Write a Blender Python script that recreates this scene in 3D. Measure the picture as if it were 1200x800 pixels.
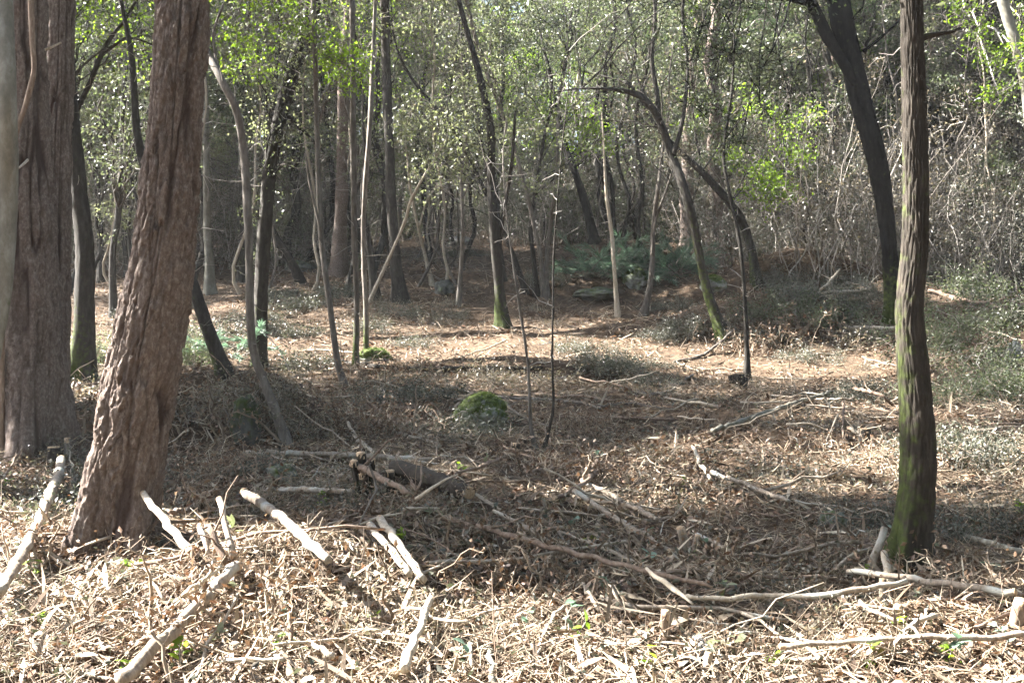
import bpy, math, random
import numpy as np
from mathutils import Vector

# ------------------------------------------------------------------ clear, camera, world, sun, exposure
for o in list(bpy.data.objects):
    bpy.data.objects.remove(o)
SC = bpy.context.scene
COL = SC.collection
F = 1287.0                       # focal length in photo pixels (1200 wide)
EYE = 1.6

cam = bpy.data.cameras.new('camera')
cam.sensor_width = 36.0
cam.lens = 36.0 * F / 1200.0
cam.clip_start = 0.05
cam.clip_end = 1000
camo = bpy.data.objects.new('camera', cam)
COL.objects.link(camo)
camo.location = (0, 0, EYE)
camo.rotation_euler = (math.radians(90), 0, 0)
SC.camera = camo

SUN_EL = math.radians(41)
SUN_AZ = math.radians(15)        # degrees behind due left
SUN = np.array([-math.cos(SUN_AZ) * math.cos(SUN_EL), math.sin(SUN_AZ) * math.cos(SUN_EL), math.sin(SUN_EL)])

W = bpy.data.worlds.new('World')
SC.world = W
W.use_nodes = True
nt = W.node_tree
nt.nodes.clear()
wo = nt.nodes.new('ShaderNodeOutputWorld')
bg = nt.nodes.new('ShaderNodeBackground')
sky = nt.nodes.new('ShaderNodeTexSky')
sky.sky_type = 'NISHITA'
sky.sun_disc = False
sky.sun_elevation = SUN_EL
sky.sun_rotation = math.atan2(SUN[0], SUN[1])
sky.air_density = 1.0
sky.dust_density = 2.0
bg.inputs['Strength'].default_value = 0.05
nt.links.new(sky.outputs[0], bg.inputs['Color'])
nt.links.new(bg.outputs[0], wo.inputs['Surface'])

sun = bpy.data.lights.new('sun', 'SUN')
sun.energy = 5.0
sun.angle = math.radians(0.5)
sun.color = (1.0, 0.96, 0.90)
suno = bpy.data.objects.new('sun', sun)
COL.objects.link(suno)
suno.rotation_euler = Vector(SUN).to_track_quat('Z', 'Y').to_euler()
suno.location = (-30, 10, 30)

SC.view_settings.view_transform = 'Standard'
SC.view_settings.look = 'None'
SC.view_settings.gamma = 1.0
SC.view_settings.exposure = 3.75
SC.cycles.max_bounces = 7
SC.cycles.diffuse_bounces = 3
SC.cycles.glossy_bounces = 2
SC.cycles.transmission_bounces = 4
SC.cycles.caustics_reflective = False
SC.cycles.caustics_refractive = False
SC.cycles.sample_clamp_indirect = 6.0
SC.cycles.use_adaptive_sampling = True
SC.cycles.adaptive_threshold = 0.02

R0 = np.random.default_rng(11)

# ------------------------------------------------------------------ noise
def _h(ix, iy, iz, s):
    n = (ix.astype(np.int64) * 374761393 + iy.astype(np.int64) * 668265263 + iz.astype(np.int64) * 2147483647 + s * 974634777) & 0xffffffff
    n = ((n ^ (n >> 13)) * 1274126177) & 0xffffffff
    n = ((n ^ (n >> 16)) * 2246822519) & 0xffffffff
    return ((n ^ (n >> 15)) & 0xffffff) / float(0xffffff)

def vn2(x, y, s=0):
    x = np.asarray(x, float); y = np.asarray(y, float)
    ix = np.floor(x); iy = np.floor(y)
    fx = x - ix; fy = y - iy
    fx = fx * fx * (3 - 2 * fx); fy = fy * fy * (3 - 2 * fy)
    z = np.zeros_like(ix)
    a = _h(ix, iy, z, s); b = _h(ix + 1, iy, z, s); c = _h(ix, iy + 1, z, s); d = _h(ix + 1, iy + 1, z, s)
    return (a + (b - a) * fx) * (1 - fy) + (c + (d - c) * fx) * fy - 0.5

def vn3(x, y, z, s=0):
    ix = np.floor(x); iy = np.floor(y); iz = np.floor(z)
    fx = x - ix; fy = y - iy; fz = z - iz
    fx = fx * fx * (3 - 2 * fx); fy = fy * fy * (3 - 2 * fy); fz = fz * fz * (3 - 2 * fz)
    r = 0
    for dz in (0, 1):
        a = _h(ix, iy, iz + dz, s); b = _h(ix + 1, iy, iz + dz, s); c = _h(ix, iy + 1, iz + dz, s); d = _h(ix + 1, iy + 1, iz + dz, s)
        v = (a + (b - a) * fx) * (1 - fy) + (c + (d - c) * fx) * fy
        r = r + v * (fz if dz else 1 - fz)
    return r - 0.5

def cells(u, v, nu, s=0):
    """F2-F1 of a jittered cell pattern, periodic in u with nu cells."""
    iu = np.floor(u); iv = np.floor(v)
    f1 = np.full(u.shape, 9.0); f2 = np.full(u.shape, 9.0); idv = np.zeros(u.shape)
    for du in (-1, 0, 1):
        for dv in (-1, 0, 1):
            cu = iu + du; cv = iv + dv
            w = np.mod(cu, nu)
            ju = _h(w, cv, np.zeros_like(w), s); jv = _h(w, cv, np.ones_like(w), s)
            d = np.hypot(cu + 0.15 + 0.7 * ju - u, cv + 0.1 + 0.8 * jv - v)
            near = d < f1
            f2 = np.where(near, f1, np.minimum(f2, d))
            idv = np.where(near, _h(w, cv, np.full_like(w, 2), s), idv)
            f1 = np.where(near, d, f1)
    return f2 - f1, idv

# ------------------------------------------------------------------ terrain
_ky = np.array([-30, 0, 3.9, 5.2, 8, 11, 13.5, 16, 17.4, 18.6, 24, 32, 45, 80, 220])
_kz = np.array([-1.5, 0.05, 0.387, 0.53, 0.79, 1.12, 1.30, 1.79, 2.00, 2.32, 3.19, 4.46, 6.7, 13, 40])
_fy = np.linspace(-30, 220, 2501)
_fz = np.interp(_fy, _ky, _kz)
_k = np.ones(9) / 9
_fz = np.convolve(np.pad(_fz, 4, mode='edge'), _k, 'valid')
BUMPS = [(-2.35, 9.0, .50, .95, .50), (-1.15, 4.8, .24, .7, .4), (-.6, 5.4, .12, .6, .25), (-1.95, 5.65, .10, .5, .45), (-.7, 6.6, .16, .55, .3),
         (1.9, 5.2, .07, .4, .35), (4.9, 18.9, .8, 1.8, .7), (7.8, 14.5, .7, 2.2, 2.0), (-0.2, 5.9, .08, .9, .25),
         (0.4, 4.5, .06, .5, .3), (-2.9, 4.7, .10, .5, .4), (3.0, 7.5, .1, .8, .5), (-3.6, 8.3, .12, .7, .6),
         (1.5, 4.4, .06, .6, .25), (-1.6, 6.5, -.08, .8, .35), (.2, 9.2, -.06, 1.6, .6), (2.6, 5.9, -.07, .9, .25), (3.6, 15.6, .55, 1.6, .5), (5.6, 16.6, .5, 1.2, .6), (-.2, 12.6, .18, 1.8, .35), (-4.5, 14, .3, 1.5, .8), (1.2, 19.5, .35, 2.5, .5), (-1.5, 21, .3, 2, .7), (2.6, 25, .5, 2.5, 1)]

def H(x, y, fine=True):
    x = np.asarray(x, float); y = np.asarray(y, float)
    z = np.interp(y, _fy, _fz)
    for bx, by, h, rx, ry in BUMPS:
        z = z + h * np.exp(-((x - bx) / rx) ** 2 - ((y - by) / ry) ** 2)
    z = z + .16 * vn2(x / 3.1, y / 3.1, 1) * np.clip((y - 4) / 6 + .4, .3, 1.6) + .11 * vn2(x / .8, y / .8, 2)
    z = z + .0016 * np.clip(np.abs(x) - 10, 0, 60) ** 2
    if fine:
        z = z + .075 * vn2(x / .33, y / .33, 3) + .04 * vn2(x / .12, y / .12, 4)
    return z

_ys = np.concatenate([np.arange(2.6, 14, .02), np.arange(14, 60, .06)])
def at(px, py, lift=0.0):
    """the ground point (raised by lift) that the photo shows at pixel px, py"""
    X = (px - 600) / F * _ys
    Z = EYE + (400 - py) / F * _ys
    g = H(X, _ys, False) + lift
    k = np.nonzero(Z <= g)[0]
    i = k[0] if len(k) else len(_ys) - 1
    return np.array([X[i], _ys[i], max(Z[i], g[i])])

def pt(px, py, d):
    return np.array([(px - 600) / F * d, d, EYE + (400 - py) / F * d])

# ------------------------------------------------------------------ mesh helpers
def mk(name, V, quads=None, tris=None, mat=None, parent=None, smooth=True, attrs=None, mats=None, midx=None):
    V = np.ascontiguousarray(np.asarray(V, np.float32).reshape(-1, 3))
    me = bpy.data.meshes.new(name)
    nq = 0 if quads is None else len(quads)
    ntr = 0 if tris is None else len(tris)
    me.vertices.add(len(V)); me.vertices.foreach_set('co', V.ravel())
    idx = []; st = []; tot = []
    if nq:
        idx.append(np.asarray(quads, np.int32).ravel()); st.append(np.arange(nq) * 4); tot.append(np.full(nq, 4))
    if ntr:
        idx.append(np.asarray(tris, np.int32).ravel()); st.append(nq * 4 + np.arange(ntr) * 3); tot.append(np.full(ntr, 3))
    idx = np.concatenate(idx).astype(np.int32)
    me.loops.add(len(idx)); me.loops.foreach_set('vertex_index', idx)
    me.polygons.add(nq + ntr)
    me.polygons.foreach_set('loop_start', np.concatenate(st).astype(np.int32))
    me.polygons.foreach_set('loop_total', np.concatenate(tot).astype(np.int32))
    if smooth:
        me.polygons.foreach_set('use_smooth', np.ones(nq + ntr, bool))
    if midx is not None:
        me.polygons.foreach_set('material_index', np.asarray(midx, np.int32))
    for k, v in (attrs or {}).items():
        a = me.attributes.new(k, 'FLOAT', 'POINT'); a.data.foreach_set('value', np.asarray(v, np.float32))
    me.update(calc_edges=True)
    for m in (mats or [mat]):
        if m is not None:
            me.materials.append(m)
    o = bpy.data.objects.new(name, me)
    COL.objects.link(o)
    if parent is not None:
        o.parent = parent
        if name in ('twigs', 'side_twigs', 'stems', 'branches'): o['kind'] = 'stuff'
    return o

def tag(o, label=None, cat=None, group=None, kind=None):
    if label: o['label'] = label
    if cat: o['category'] = cat
    if group: o['group'] = group
    if kind: o['kind'] = kind
    return o

def empty(name, loc, label, cat, group=None):
    o = bpy.data.objects.new(name, None)
    COL.objects.link(o)
    o.location = loc
    o.empty_display_size = .2
    return tag(o, label, cat, group)

def unit(v):
    return v / (np.linalg.norm(v, axis=-1, keepdims=True) + 1e-9)

def spline(P, n):
    """Catmull-Rom through the rows of P, n samples, even in arc length."""
    P = np.asarray(P, float)
    if len(P) == 2:
        t = np.linspace(0, 1, n)[:, None]
        return P[0] * (1 - t) + P[1] * t
    Q = np.vstack([2 * P[0] - P[1], P, 2 * P[-1] - P[-2]])
    out = []
    for i in range(1, len(Q) - 2):
        t = np.linspace(0, 1, 24, endpoint=False)[:, None]
        a, b, c, d = Q[i - 1], Q[i], Q[i + 1], Q[i + 2]
        out.append(.5 * (2 * b + (c - a) * t + (2 * a - 5 * b + 4 * c - d) * t * t + (3 * b - a - 3 * c + d) * t ** 3))
    out = np.vstack(out + [P[-1:]])
    s = np.concatenate([[0], np.cumsum(np.linalg.norm(np.diff(out[:, :3], axis=0), axis=1))])
    u = np.linspace(0, s[-1], n)
    return np.stack([np.interp(u, s, out[:, k]) for k in range(out.shape[1])], 1)

def frames(P):
    T = unit(np.gradient(P, axis=0))
    up = np.array([0, 1., 0]) if abs(T[0][1]) < .8 else np.array([1., 0, 0])
    A = np.zeros_like(P); a = unit(np.cross(T[0], up))
    for i in range(len(P)):
        a = unit(a - T[i] * np.dot(a, T[i])); A[i] = a
    return T, A, np.cross(T, A)

def ringquads(n, m, off=0):
    i = np.arange(n - 1)[:, None]; j = np.arange(m)[None, :]
    a = i * m + j; b = i * m + (j + 1) % m
    return np.stack([a, b, b + m, a + m], -1).reshape(-1, 4) + off

def tube(P, R, m, disp=None):
    """one closed tube, angle 0..2pi round m segments; disp(u, s, R) gives outward displacement"""
    T, A, B = frames(P)
    th = np.arange(m) / m * 2 * math.pi
    s = np.concatenate([[0], np.cumsum(np.linalg.norm(np.diff(P, axis=0), axis=1))])
    RR = np.repeat(np.asarray(R, float)[:, None], m, 1)
    ex = None
    if disp is not None:
        U = np.repeat(th[None, :], len(P), 0); S = np.repeat(s[:, None], m, 1)
        d, ex = disp(U, S, RR)
        RR = RR + d
    V = P[:, None] + RR[..., None] * (np.cos(th)[None, :, None] * A[:, None] + np.sin(th)[None, :, None] * B[:, None])
    V = V.reshape(-1, 3)
    Q = ringquads(len(P), m)
    n = len(V)
    V = np.vstack([V, P[:1], P[-1:]])
    j = np.arange(m); jn = (j + 1) % m
    b = (len(P) - 1) * m
    tr = np.vstack([np.stack([np.full(m, n), jn, j], 1), np.stack([np.full(m, n + 1), b + j, b + jn], 1)])
    if ex is not None:
        ex = {k: np.concatenate([e.ravel(), [e[0].mean(), e[-1].mean()]]) for k, e in ex.items()}
    return V, Q, tr, ex

def tubes(P, R, m=3):
    """many thin twigs at once: P (n,k,3), R (n,k)"""
    n, k = P.shape[:2]
    T = unit(np.gradient(P, axis=1))
    D = unit(P[:, -1] - P[:, 0])
    ref = np.where(np.abs(D[:, 2:3]) < .8, np.array([[0, 0, 1.]]), np.array([[1., 0, 0]]))
    A = unit(np.cross(D, ref))[:, None]
    A = unit(A - T * np.sum(A * T, -1, keepdims=True))
    B = np.cross(T, A)
    th = np.arange(m) / m * 2 * math.pi
    V = P[:, :, None] + R[:, :, None, None] * (np.cos(th)[None, None, :, None] * A[:, :, None] + np.sin(th)[None, None, :, None] * B[:, :, None])
    q = ringquads(k, m)
    Q = (q[None] + (np.arange(n) * k * m)[:, None, None]).reshape(-1, 4)
    return V.reshape(-1, 3), Q

class Bag:
    def __init__(s): s.V = []; s.Q = []; s.T = []; s.n = 0
    def add(s, V, Q=None, T=None):
        if Q is not None and len(Q): s.Q.append(np.asarray(Q) + s.n)
        if T is not None and len(T): s.T.append(np.asarray(T) + s.n)
        s.V.append(V); s.n += len(V)
    def build(s, name, mat, parent=None, smooth=True):
        return mk(name, np.vstack(s.V), np.vstack(s.Q) if s.Q else None, np.vstack(s.T) if s.T else None, mat, parent, smooth)

def rdir(rng, n):
    return unit(rng.normal(size=(n, 3)))

def leaves(rng, P, D, L, Wd, fold=.25):
    """simple two-triangle leaves"""
    n = len(P)
    L = np.broadcast_to(L, n)[:, None]; Wd = np.broadcast_to(Wd, n)[:, None]
    S = unit(np.cross(D, rdir(rng, n))); N = np.cross(S, D)
    m = P + D * L * .48
    V = np.stack([P, m + S * Wd * .5 + N * Wd * fold, P + D * L, m - S * Wd * .5 + N * Wd * fold], 1).reshape(-1, 3)
    b = (np.arange(n) * 4)[:, None]
    T = np.concatenate([b + np.array([[0, 1, 2]]), b + np.array([[0, 2, 3]])], 0)
    return V, T

def leaves6(rng, P, D, N, L, Wd, curl):
    """six-point leaves, bent along and across"""
    n = len(P)
    L = L[:, None]; Wd = Wd[:, None]; c = curl[:, None]
    S = unit(np.cross(D, N)); N = np.cross(S, D)
    f = rng.uniform(-.2, .5, (n, 1)) * Wd
    p = lambda t, w, h: P + D * L * t + S * Wd * w + N * h
    V = np.stack([p(0, 0, 0 * L), p(.33, .5, f + c * L * .3), p(.72, .38, f + c * L * .6), p(1, rng.uniform(-.15, .15, (n, 1)), c * L), p(.72, -.36, f + c * L * .5), p(.33, -.5, f + c * L * .25), p(.5, 0, c * L * .35)], 1).reshape(-1, 3)
    b = (np.arange(n) * 7)[:, None]
    Q = np.concatenate([b + np.array([[0, 1, 2, 6]]), b + np.array([[6, 2, 3, 4]]), b + np.array([[0, 6, 4, 5]])], 0)
    return V, Q

# ------------------------------------------------------------------ materials
def newmat(name):
    m = bpy.data.materials.new(name); m.use_nodes = True
    t = m.node_tree; t.nodes.clear()
    o = t.nodes.new('ShaderNodeOutputMaterial')
    return m, t, o

def ramp(t, stops, interp='LINEAR'):
    r = t.nodes.new('ShaderNodeValToRGB'); r.color_ramp.interpolation = interp
    e = r.color_ramp.elements
    while len(e) < len(stops): e.new(.5)
    for el, (p, c) in zip(e, stops):
        el.position = p; el.color = (*c, 1)
    return r

def leaf_mat(name, cols, transl=.35, rough=.5, tint=None, spec=.4, objvar=0.25):
    m, t, o = newmat(name)
    g = t.nodes.new('ShaderNodeNewGeometry')
    st = [(i / max(1, len(cols) - 1), c) for i, c in enumerate(cols)]
    r = ramp(t, st)
    t.links.new(g.outputs['Random Per Island'], r.inputs[0])
    oi = t.nodes.new('ShaderNodeObjectInfo')
    mr = t.nodes.new('ShaderNodeMapRange'); mr.inputs[3].default_value = 1 - objvar; mr.inputs[4].default_value = 1 + objvar
    t.links.new(oi.outputs['Random'], mr.inputs[0])
    hs = t.nodes.new('ShaderNodeHueSaturation')
    t.links.new(mr.outputs[0], hs.inputs['Value']); t.links.new(r.outputs[0], hs.inputs['Color'])
    p = t.nodes.new('ShaderNodeBsdfPrincipled'); p.inputs['Roughness'].default_value = rough
    p.inputs['Specular IOR Level'].default_value = spec
    t.links.new(hs.outputs[0], p.inputs['Base Color'])
    last = p
    if transl > 0:
        tr = t.nodes.new('ShaderNodeBsdfTranslucent')
        mx = t.nodes.new('ShaderNodeMix'); mx.data_type = 'RGBA'; mx.blend_type = 'MULTIPLY'; mx.inputs[0].default_value = 1
        t.links.new(hs.outputs[0], mx.inputs[6]); mx.inputs[7].default_value = (*(tint or (1.2, 1.28, .9)), 1)
        t.links.new(mx.outputs[2], tr.inputs['Color'])
        ms = t.nodes.new('ShaderNodeMixShader'); ms.inputs[0].default_value = transl
        t.links.new(p.outputs[0], ms.inputs[1]); t.links.new(tr.outputs[0], ms.inputs[2]); last = ms
    t.links.new(last.outputs[0], o.inputs['Surface'])
    return m

def bark_mat(name, c1, c2, c3, scale=(6, 6, 1.5), moss=True, bump=.5, rough=.9, objvar=.2, lichen=None, crack=None):
    m, t, o = newmat(name)
    tc = t.nodes.new('ShaderNodeTexCoord')
    mp = t.nodes.new('ShaderNodeMapping'); mp.inputs['Scale'].default_value = scale
    t.links.new(tc.outputs['Object'], mp.inputs[0])
    n1 = t.nodes.new('ShaderNodeTexNoise'); n1.inputs['Scale'].default_value = 3; n1.inputs['Detail'].default_value = 8; n1.inputs['Roughness'].default_value = .7
    t.links.new(mp.outputs[0], n1.inputs['Vector'])
    r = ramp(t, [(.3, c1), (.5, c2), (.7, c3)])
    t.links.new(n1.outputs[0], r.inputs[0])
    col = r.outputs[0]
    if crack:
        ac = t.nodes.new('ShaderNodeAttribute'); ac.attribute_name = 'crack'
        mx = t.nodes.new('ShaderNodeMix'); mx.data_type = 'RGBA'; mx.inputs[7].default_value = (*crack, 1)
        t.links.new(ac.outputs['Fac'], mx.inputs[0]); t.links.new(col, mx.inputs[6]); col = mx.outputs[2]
    if lichen:
        n3 = t.nodes.new('ShaderNodeTexNoise'); n3.inputs['Scale'].default_value = 5; n3.inputs['Detail'].default_value = 5
        t.links.new(tc.outputs['Object'], n3.inputs['Vector'])
        r3 = ramp(t, [(.55, (0, 0, 0)), (.66, (1, 1, 1))])
        t.links.new(n3.outputs[0], r3.inputs[0])
        mx = t.nodes.new('ShaderNodeMix'); mx.data_type = 'RGBA'; mx.inputs[7].default_value = (*lichen, 1)
        t.links.new(r3.outputs[0], mx.inputs[0]); t.links.new(col, mx.inputs[6]); col = mx.outputs[2]
    if moss:
        at_ = t.nodes.new('ShaderNodeAttribute'); at_.attribute_name = 'moss'
        n2 = t.nodes.new('ShaderNodeTexNoise'); n2.inputs['Scale'].default_value = 22; n2.inputs['Detail'].default_value = 6
        t.links.new(tc.outputs['Object'], n2.inputs['Vector'])
        ad = t.nodes.new('ShaderNodeMath'); ad.operation = 'ADD'
        t.links.new(at_.outputs['Fac'], ad.inputs[0]); t.links.new(n2.outputs[0], ad.inputs[1])
        r2 = ramp(t, [(.62, (0, 0, 0)), (.95, (1, 1, 1))])
        t.links.new(ad.outputs[0], r2.inputs[0])
        rm = ramp(t, [(.3, (.026, .036, .01)), (.7, (.065, .083, .022))])
        t.links.new(n2.outputs[0], rm.inputs[0])
        mx = t.nodes.new('ShaderNodeMix'); mx.data_type = 'RGBA'
        t.links.new(r2.outputs[0], mx.inputs[0]); t.links.new(col, mx.inputs[6]); t.links.new(rm.outputs[0], mx.inputs[7]); col = mx.outputs[2]
    oi = t.nodes.new('ShaderNodeObjectInfo')
    mr = t.nodes.new('ShaderNodeMapRange'); mr.inputs[3].default_value = 1 - objvar; mr.inputs[4].default_value = 1 + objvar
    t.links.new(oi.outputs['Random'], mr.inputs[0])
    hs = t.nodes.new('ShaderNodeHueSaturation')
    t.links.new(mr.outputs[0], hs.inputs['Value']); t.links.new(col, hs.inputs['Color'])
    p = t.nodes.new('ShaderNodeBsdfPrincipled'); p.inputs['Roughness'].default_value = rough; p.inputs['Specular IOR Level'].default_value = .2
    t.links.new(hs.outputs[0], p.inputs['Base Color'])
    b = t.nodes.new('ShaderNodeBump'); b.inputs['Strength'].default_value = bump; b.inputs['Distance'].default_value = .01
    t.links.new(n1.outputs[0], b.inputs['Height']); t.links.new(b.outputs[0], p.inputs['Normal'])
    t.links.new(p.outputs[0], o.inputs['Surface'])
    return m

M = {}
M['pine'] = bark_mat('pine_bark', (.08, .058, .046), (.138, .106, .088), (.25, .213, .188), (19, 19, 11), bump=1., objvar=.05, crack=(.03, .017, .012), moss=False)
M['oak'] = bark_mat('oak_bark', (.016, .013, .010), (.034, .028, .022), (.066, .055, .043), (10, 10, 3), bump=.8, objvar=.08)
M['dark'] = bark_mat('dark_oak_bark', (.018, .016, .013), (.034, .03, .025), (.062, .056, .048), (9, 9, 3), bump=.7)
M['shade_dark'] = bark_mat('shade_darkened_oak_bark', (.005, .0045, .004), (.010, .009, .008), (.022, .02, .017), (9, 9, 3), bump=.7)  # dark oak bark with the forking tree's shade put into its colour
M['shade_dark'].node_tree.nodes['Principled BSDF'].inputs['Specular IOR Level'].default_value = .03
M['grey'] = bark_mat('grey_bark', (.06, .052, .043), (.115, .10, .085), (.19, .17, .15), (9, 9, 2.5), bump=.5)
M['smooth'] = bark_mat('lichen_bark', (.10, .095, .075), (.16, .15, .12), (.25, .245, .21), (4, 4, 2), bump=.3)
M['pale'] = bark_mat('pale_dead_wood', (.22, .18, .13), (.34, .29, .225), (.46, .41, .34), (14, 14, 3), moss=False, bump=.5)
M['log'] = bark_mat('cut_log_bark', (.12, .095, .07), (.24, .195, .15), (.38, .33, .27), (14, 14, 4), bump=.6, lichen=(.36, .36, .32))
M['brown'] = bark_mat('brown_stick_bark', (.085, .06, .042), (.16, .115, .085), (.26, .2, .155), (14, 14, 4), moss=False, bump=.5)
M['cut'] = bark_mat('fresh_cut_wood', (.22, .145, .085), (.36, .255, .16), (.50, .39, .27), (30, 30, 30), moss=False, bump=.5, rough=.9)
M['rock'] = bark_mat('grey_rock', (.10, .105, .10), (.19, .19, .18), (.32, .32, .31), (4, 4, 4), bump=1., lichen=(.26, .28, .22))
M['darkrock'] = bark_mat('dark_rock', (.05, .05, .045), (.10, .10, .09), (.17, .17, .155), (4, 4, 4), bump=1., lichen=(.15, .17, .12))
M['twig'] = leaf_mat('bare_twigs', [(.09, .078, .066), (.16, .14, .12), (.24, .215, .19), (.34, .315, .285)], 0, .85, spec=.2)
M['oakleaf'] = leaf_mat('holm_oak_leaves', [(0.05, 0.063, 0.036), (0.085, 0.105, 0.058), (0.115, 0.137, 0.082), (0.095, 0.092, 0.063), (0.155, 0.179, 0.121)], .42, .34)
M['green'] = leaf_mat('fresh_green_leaves', [(.11, .18, .02), (.15, .235, .03), (.19, .27, .05)], .6, .45, (1.35, 1.4, .7))
M['olive'] = leaf_mat('pale_olive_leaves', [(.11, .125, .07), (.16, .175, .10), (.21, .225, .14), (.13, .125, .085)], .42, .42)
M['vine'] = leaf_mat('withered_vine_leaves', [(.075, .07, .05), (.135, .125, .095), (.11, .09, .065), (.18, .175, .145), (.23, .195, .15)], .35, .38, (1.3, 1.2, .9))
M['needle'] = leaf_mat('pine_needles', [(.04, .075, .03), (.06, .11, .04), (.09, .15, .05)], .3, .45)
M['teal'] = leaf_mat('bluish_pine_needles', [(0.085, 0.133, 0.092), (0.133, 0.199, 0.141), (0.199, 0.266, 0.194)], .3, .5, (1, 1.2, 1))
M['heath'] = leaf_mat('greyish_shrub_leaves', [(0.037, 0.041, 0.026), (0.066, 0.072, 0.051), (0.09, 0.094, 0.072), (0.123, 0.123, 0.102), (0.061, 0.051, 0.037)], .2, .45, spec=.4)
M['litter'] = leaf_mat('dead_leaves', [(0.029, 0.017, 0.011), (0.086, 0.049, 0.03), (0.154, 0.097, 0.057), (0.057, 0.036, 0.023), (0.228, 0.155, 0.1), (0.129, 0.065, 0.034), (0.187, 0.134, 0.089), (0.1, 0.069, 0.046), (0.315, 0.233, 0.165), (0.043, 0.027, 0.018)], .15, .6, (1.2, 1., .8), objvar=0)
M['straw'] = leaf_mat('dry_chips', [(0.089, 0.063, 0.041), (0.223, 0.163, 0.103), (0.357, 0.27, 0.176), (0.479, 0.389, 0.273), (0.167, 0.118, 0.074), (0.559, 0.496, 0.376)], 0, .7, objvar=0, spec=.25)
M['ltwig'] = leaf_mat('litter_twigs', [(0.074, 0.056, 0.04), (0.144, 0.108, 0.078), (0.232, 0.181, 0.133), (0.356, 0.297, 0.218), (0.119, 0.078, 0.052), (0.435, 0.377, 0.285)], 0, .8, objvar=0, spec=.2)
M['mossgreen'] = leaf_mat('moss_fronds', [(.065, .095, .016), (.11, .155, .028), (.16, .21, .045)], .3, .6, objvar=0)

m, t, o = newmat('forest_soil')
tc = t.nodes.new('ShaderNodeTexCoord')
n1 = t.nodes.new('ShaderNodeTexNoise'); n1.inputs['Scale'].default_value = 9; n1.inputs['Detail'].default_value = 12; n1.inputs['Roughness'].default_value = .75
t.links.new(tc.outputs['Object'], n1.inputs['Vector'])
r = ramp(t, [(.3, (.03, .021, .014)), (.5, (.07, .048, .032)), (.62, (.13, .095, .065)), (.75, (.2, .155, .105))])
t.links.new(n1.outputs[0], r.inputs[0])
p = t.nodes.new('ShaderNodeBsdfPrincipled'); p.inputs['Roughness'].default_value = .95; p.inputs['Specular IOR Level'].default_value = .1
b = t.nodes.new('ShaderNodeBump'); b.inputs['Strength'].default_value = .8; b.inputs['Distance'].default_value = .03
t.links.new(r.outputs[0], p.inputs['Base Color']); t.links.new(n1.outputs[0], b.inputs['Height']); t.links.new(b.outputs[0], p.inputs['Normal'])
t.links.new(p.outputs[0], o.inputs['Surface'])
M['soil'] = m

# ------------------------------------------------------------------ ground sheet
def axis(lo, hi, d0, centre, g):
    out = [centre]; d = d0
    while out[-1] < hi:
        out.append(out[-1] + d); d = d0 + g * abs(out[-1] - centre)
    neg = [centre]; d = d0
    while neg[-1] > lo:
        neg.append(neg[-1] - d); d = d0 + g * abs(neg[-1] - centre)
    return np.array(neg[:0:-1] + out)
gx = axis(-160, 160, .07, 0, .02)
gy = axis(-30, 215, .042, 4.5, .018)
GX, GY = np.meshgrid(gx, gy)
GZ = H(GX, GY)
nx = len(gx)
i = np.arange(len(gy) - 1)[:, None]; j = np.arange(nx - 1)[None]
a = i * nx + j
gq = np.stack([a, a + 1, a + 1 + nx, a + nx], -1).reshape(-1, 4)
tag(mk('ground', np.stack([GX, GY, GZ], -1), gq, None, M['soil']), kind='structure')

# ------------------------------------------------------------------ trunks
def disp_pine(seed, nu, hv, depth):
    def f(U, S, R):
        c, n = np.cos(U), np.sin(U)
        sw = .35 * vn3(c * 1.5, n * 1.5, S * 1.5, seed + 20)
        k = nu / 5.6
        wb = .12 * vn3(c * 9, n * 9, S * 12, seed + 21)
        r1 = np.abs(vn3(c * k + sw + wb, n * k - sw + wb, S * 1.5 + wb, seed + 12))
        r2 = np.abs(vn3(c * k * 2.1 + wb, n * k * 2.1 + sw, S * 4.4, seed + 13))
        pres = np.clip(.55 + 1.6 * vn3(c * 2, n * 2, S * 2.2, seed + 11), .1, 1)
        k1 = np.exp(-(r1 / (.03 + .035 * pres)) ** 2) * (.4 + .6 * pres)
        k2 = np.exp(-(r2 / .03) ** 2) * (1 - .5 * pres)
        u = U / (2 * math.pi) * nu
        wx = .6 * vn3(c * 4, n * 4, S * 5, seed) + .45 * vn3(c * 14, n * 14, S * 16, seed + 1) + .3 * vn3(c * 34, n * 34, S * 40, seed + 8)
        e, idv = cells(u + wx, S / hv + wx * 1.3, nu, seed)
        e2, id2 = cells(u * 3 + wx * 2.5 + 5, S / hv * 2.6 + wx * 2, nu * 3, seed + 7)
        g = np.clip(e / .08, 0, 1)
        kr = np.maximum(k1, .55 * k2)
        d = -depth * kr * 1.25 + depth * (.45 * (g - 1) + 1.0 * (np.floor(idv * 5) / 5 - .4) * g + .55 * (np.floor(id2 * 4) / 4 - .4) * np.clip(e2 / .08, 0, 1)) * (1 - kr)
        d = d + .12 * R * vn3(c * 1.2, n * 1.2, S * 1.3, seed + 3) + .005 * vn3(c * 5, n * 5, S * 9, seed + 5) + .007 * vn3(c * 30, n * 30, S * 30, seed + 4) + .006 * vn3(c * 60, n * 60, S * 70, seed + 6)
        d = d + .30 * R * np.exp(-np.clip(S - .3, 0, 9) / (1.3 * R + .02)) * np.cos(4 * U + seed + .8 * np.sin(U)) * (S < 1.6)
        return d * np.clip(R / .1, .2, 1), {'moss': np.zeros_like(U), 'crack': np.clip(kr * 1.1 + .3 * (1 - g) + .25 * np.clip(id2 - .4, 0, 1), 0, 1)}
    return f

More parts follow.
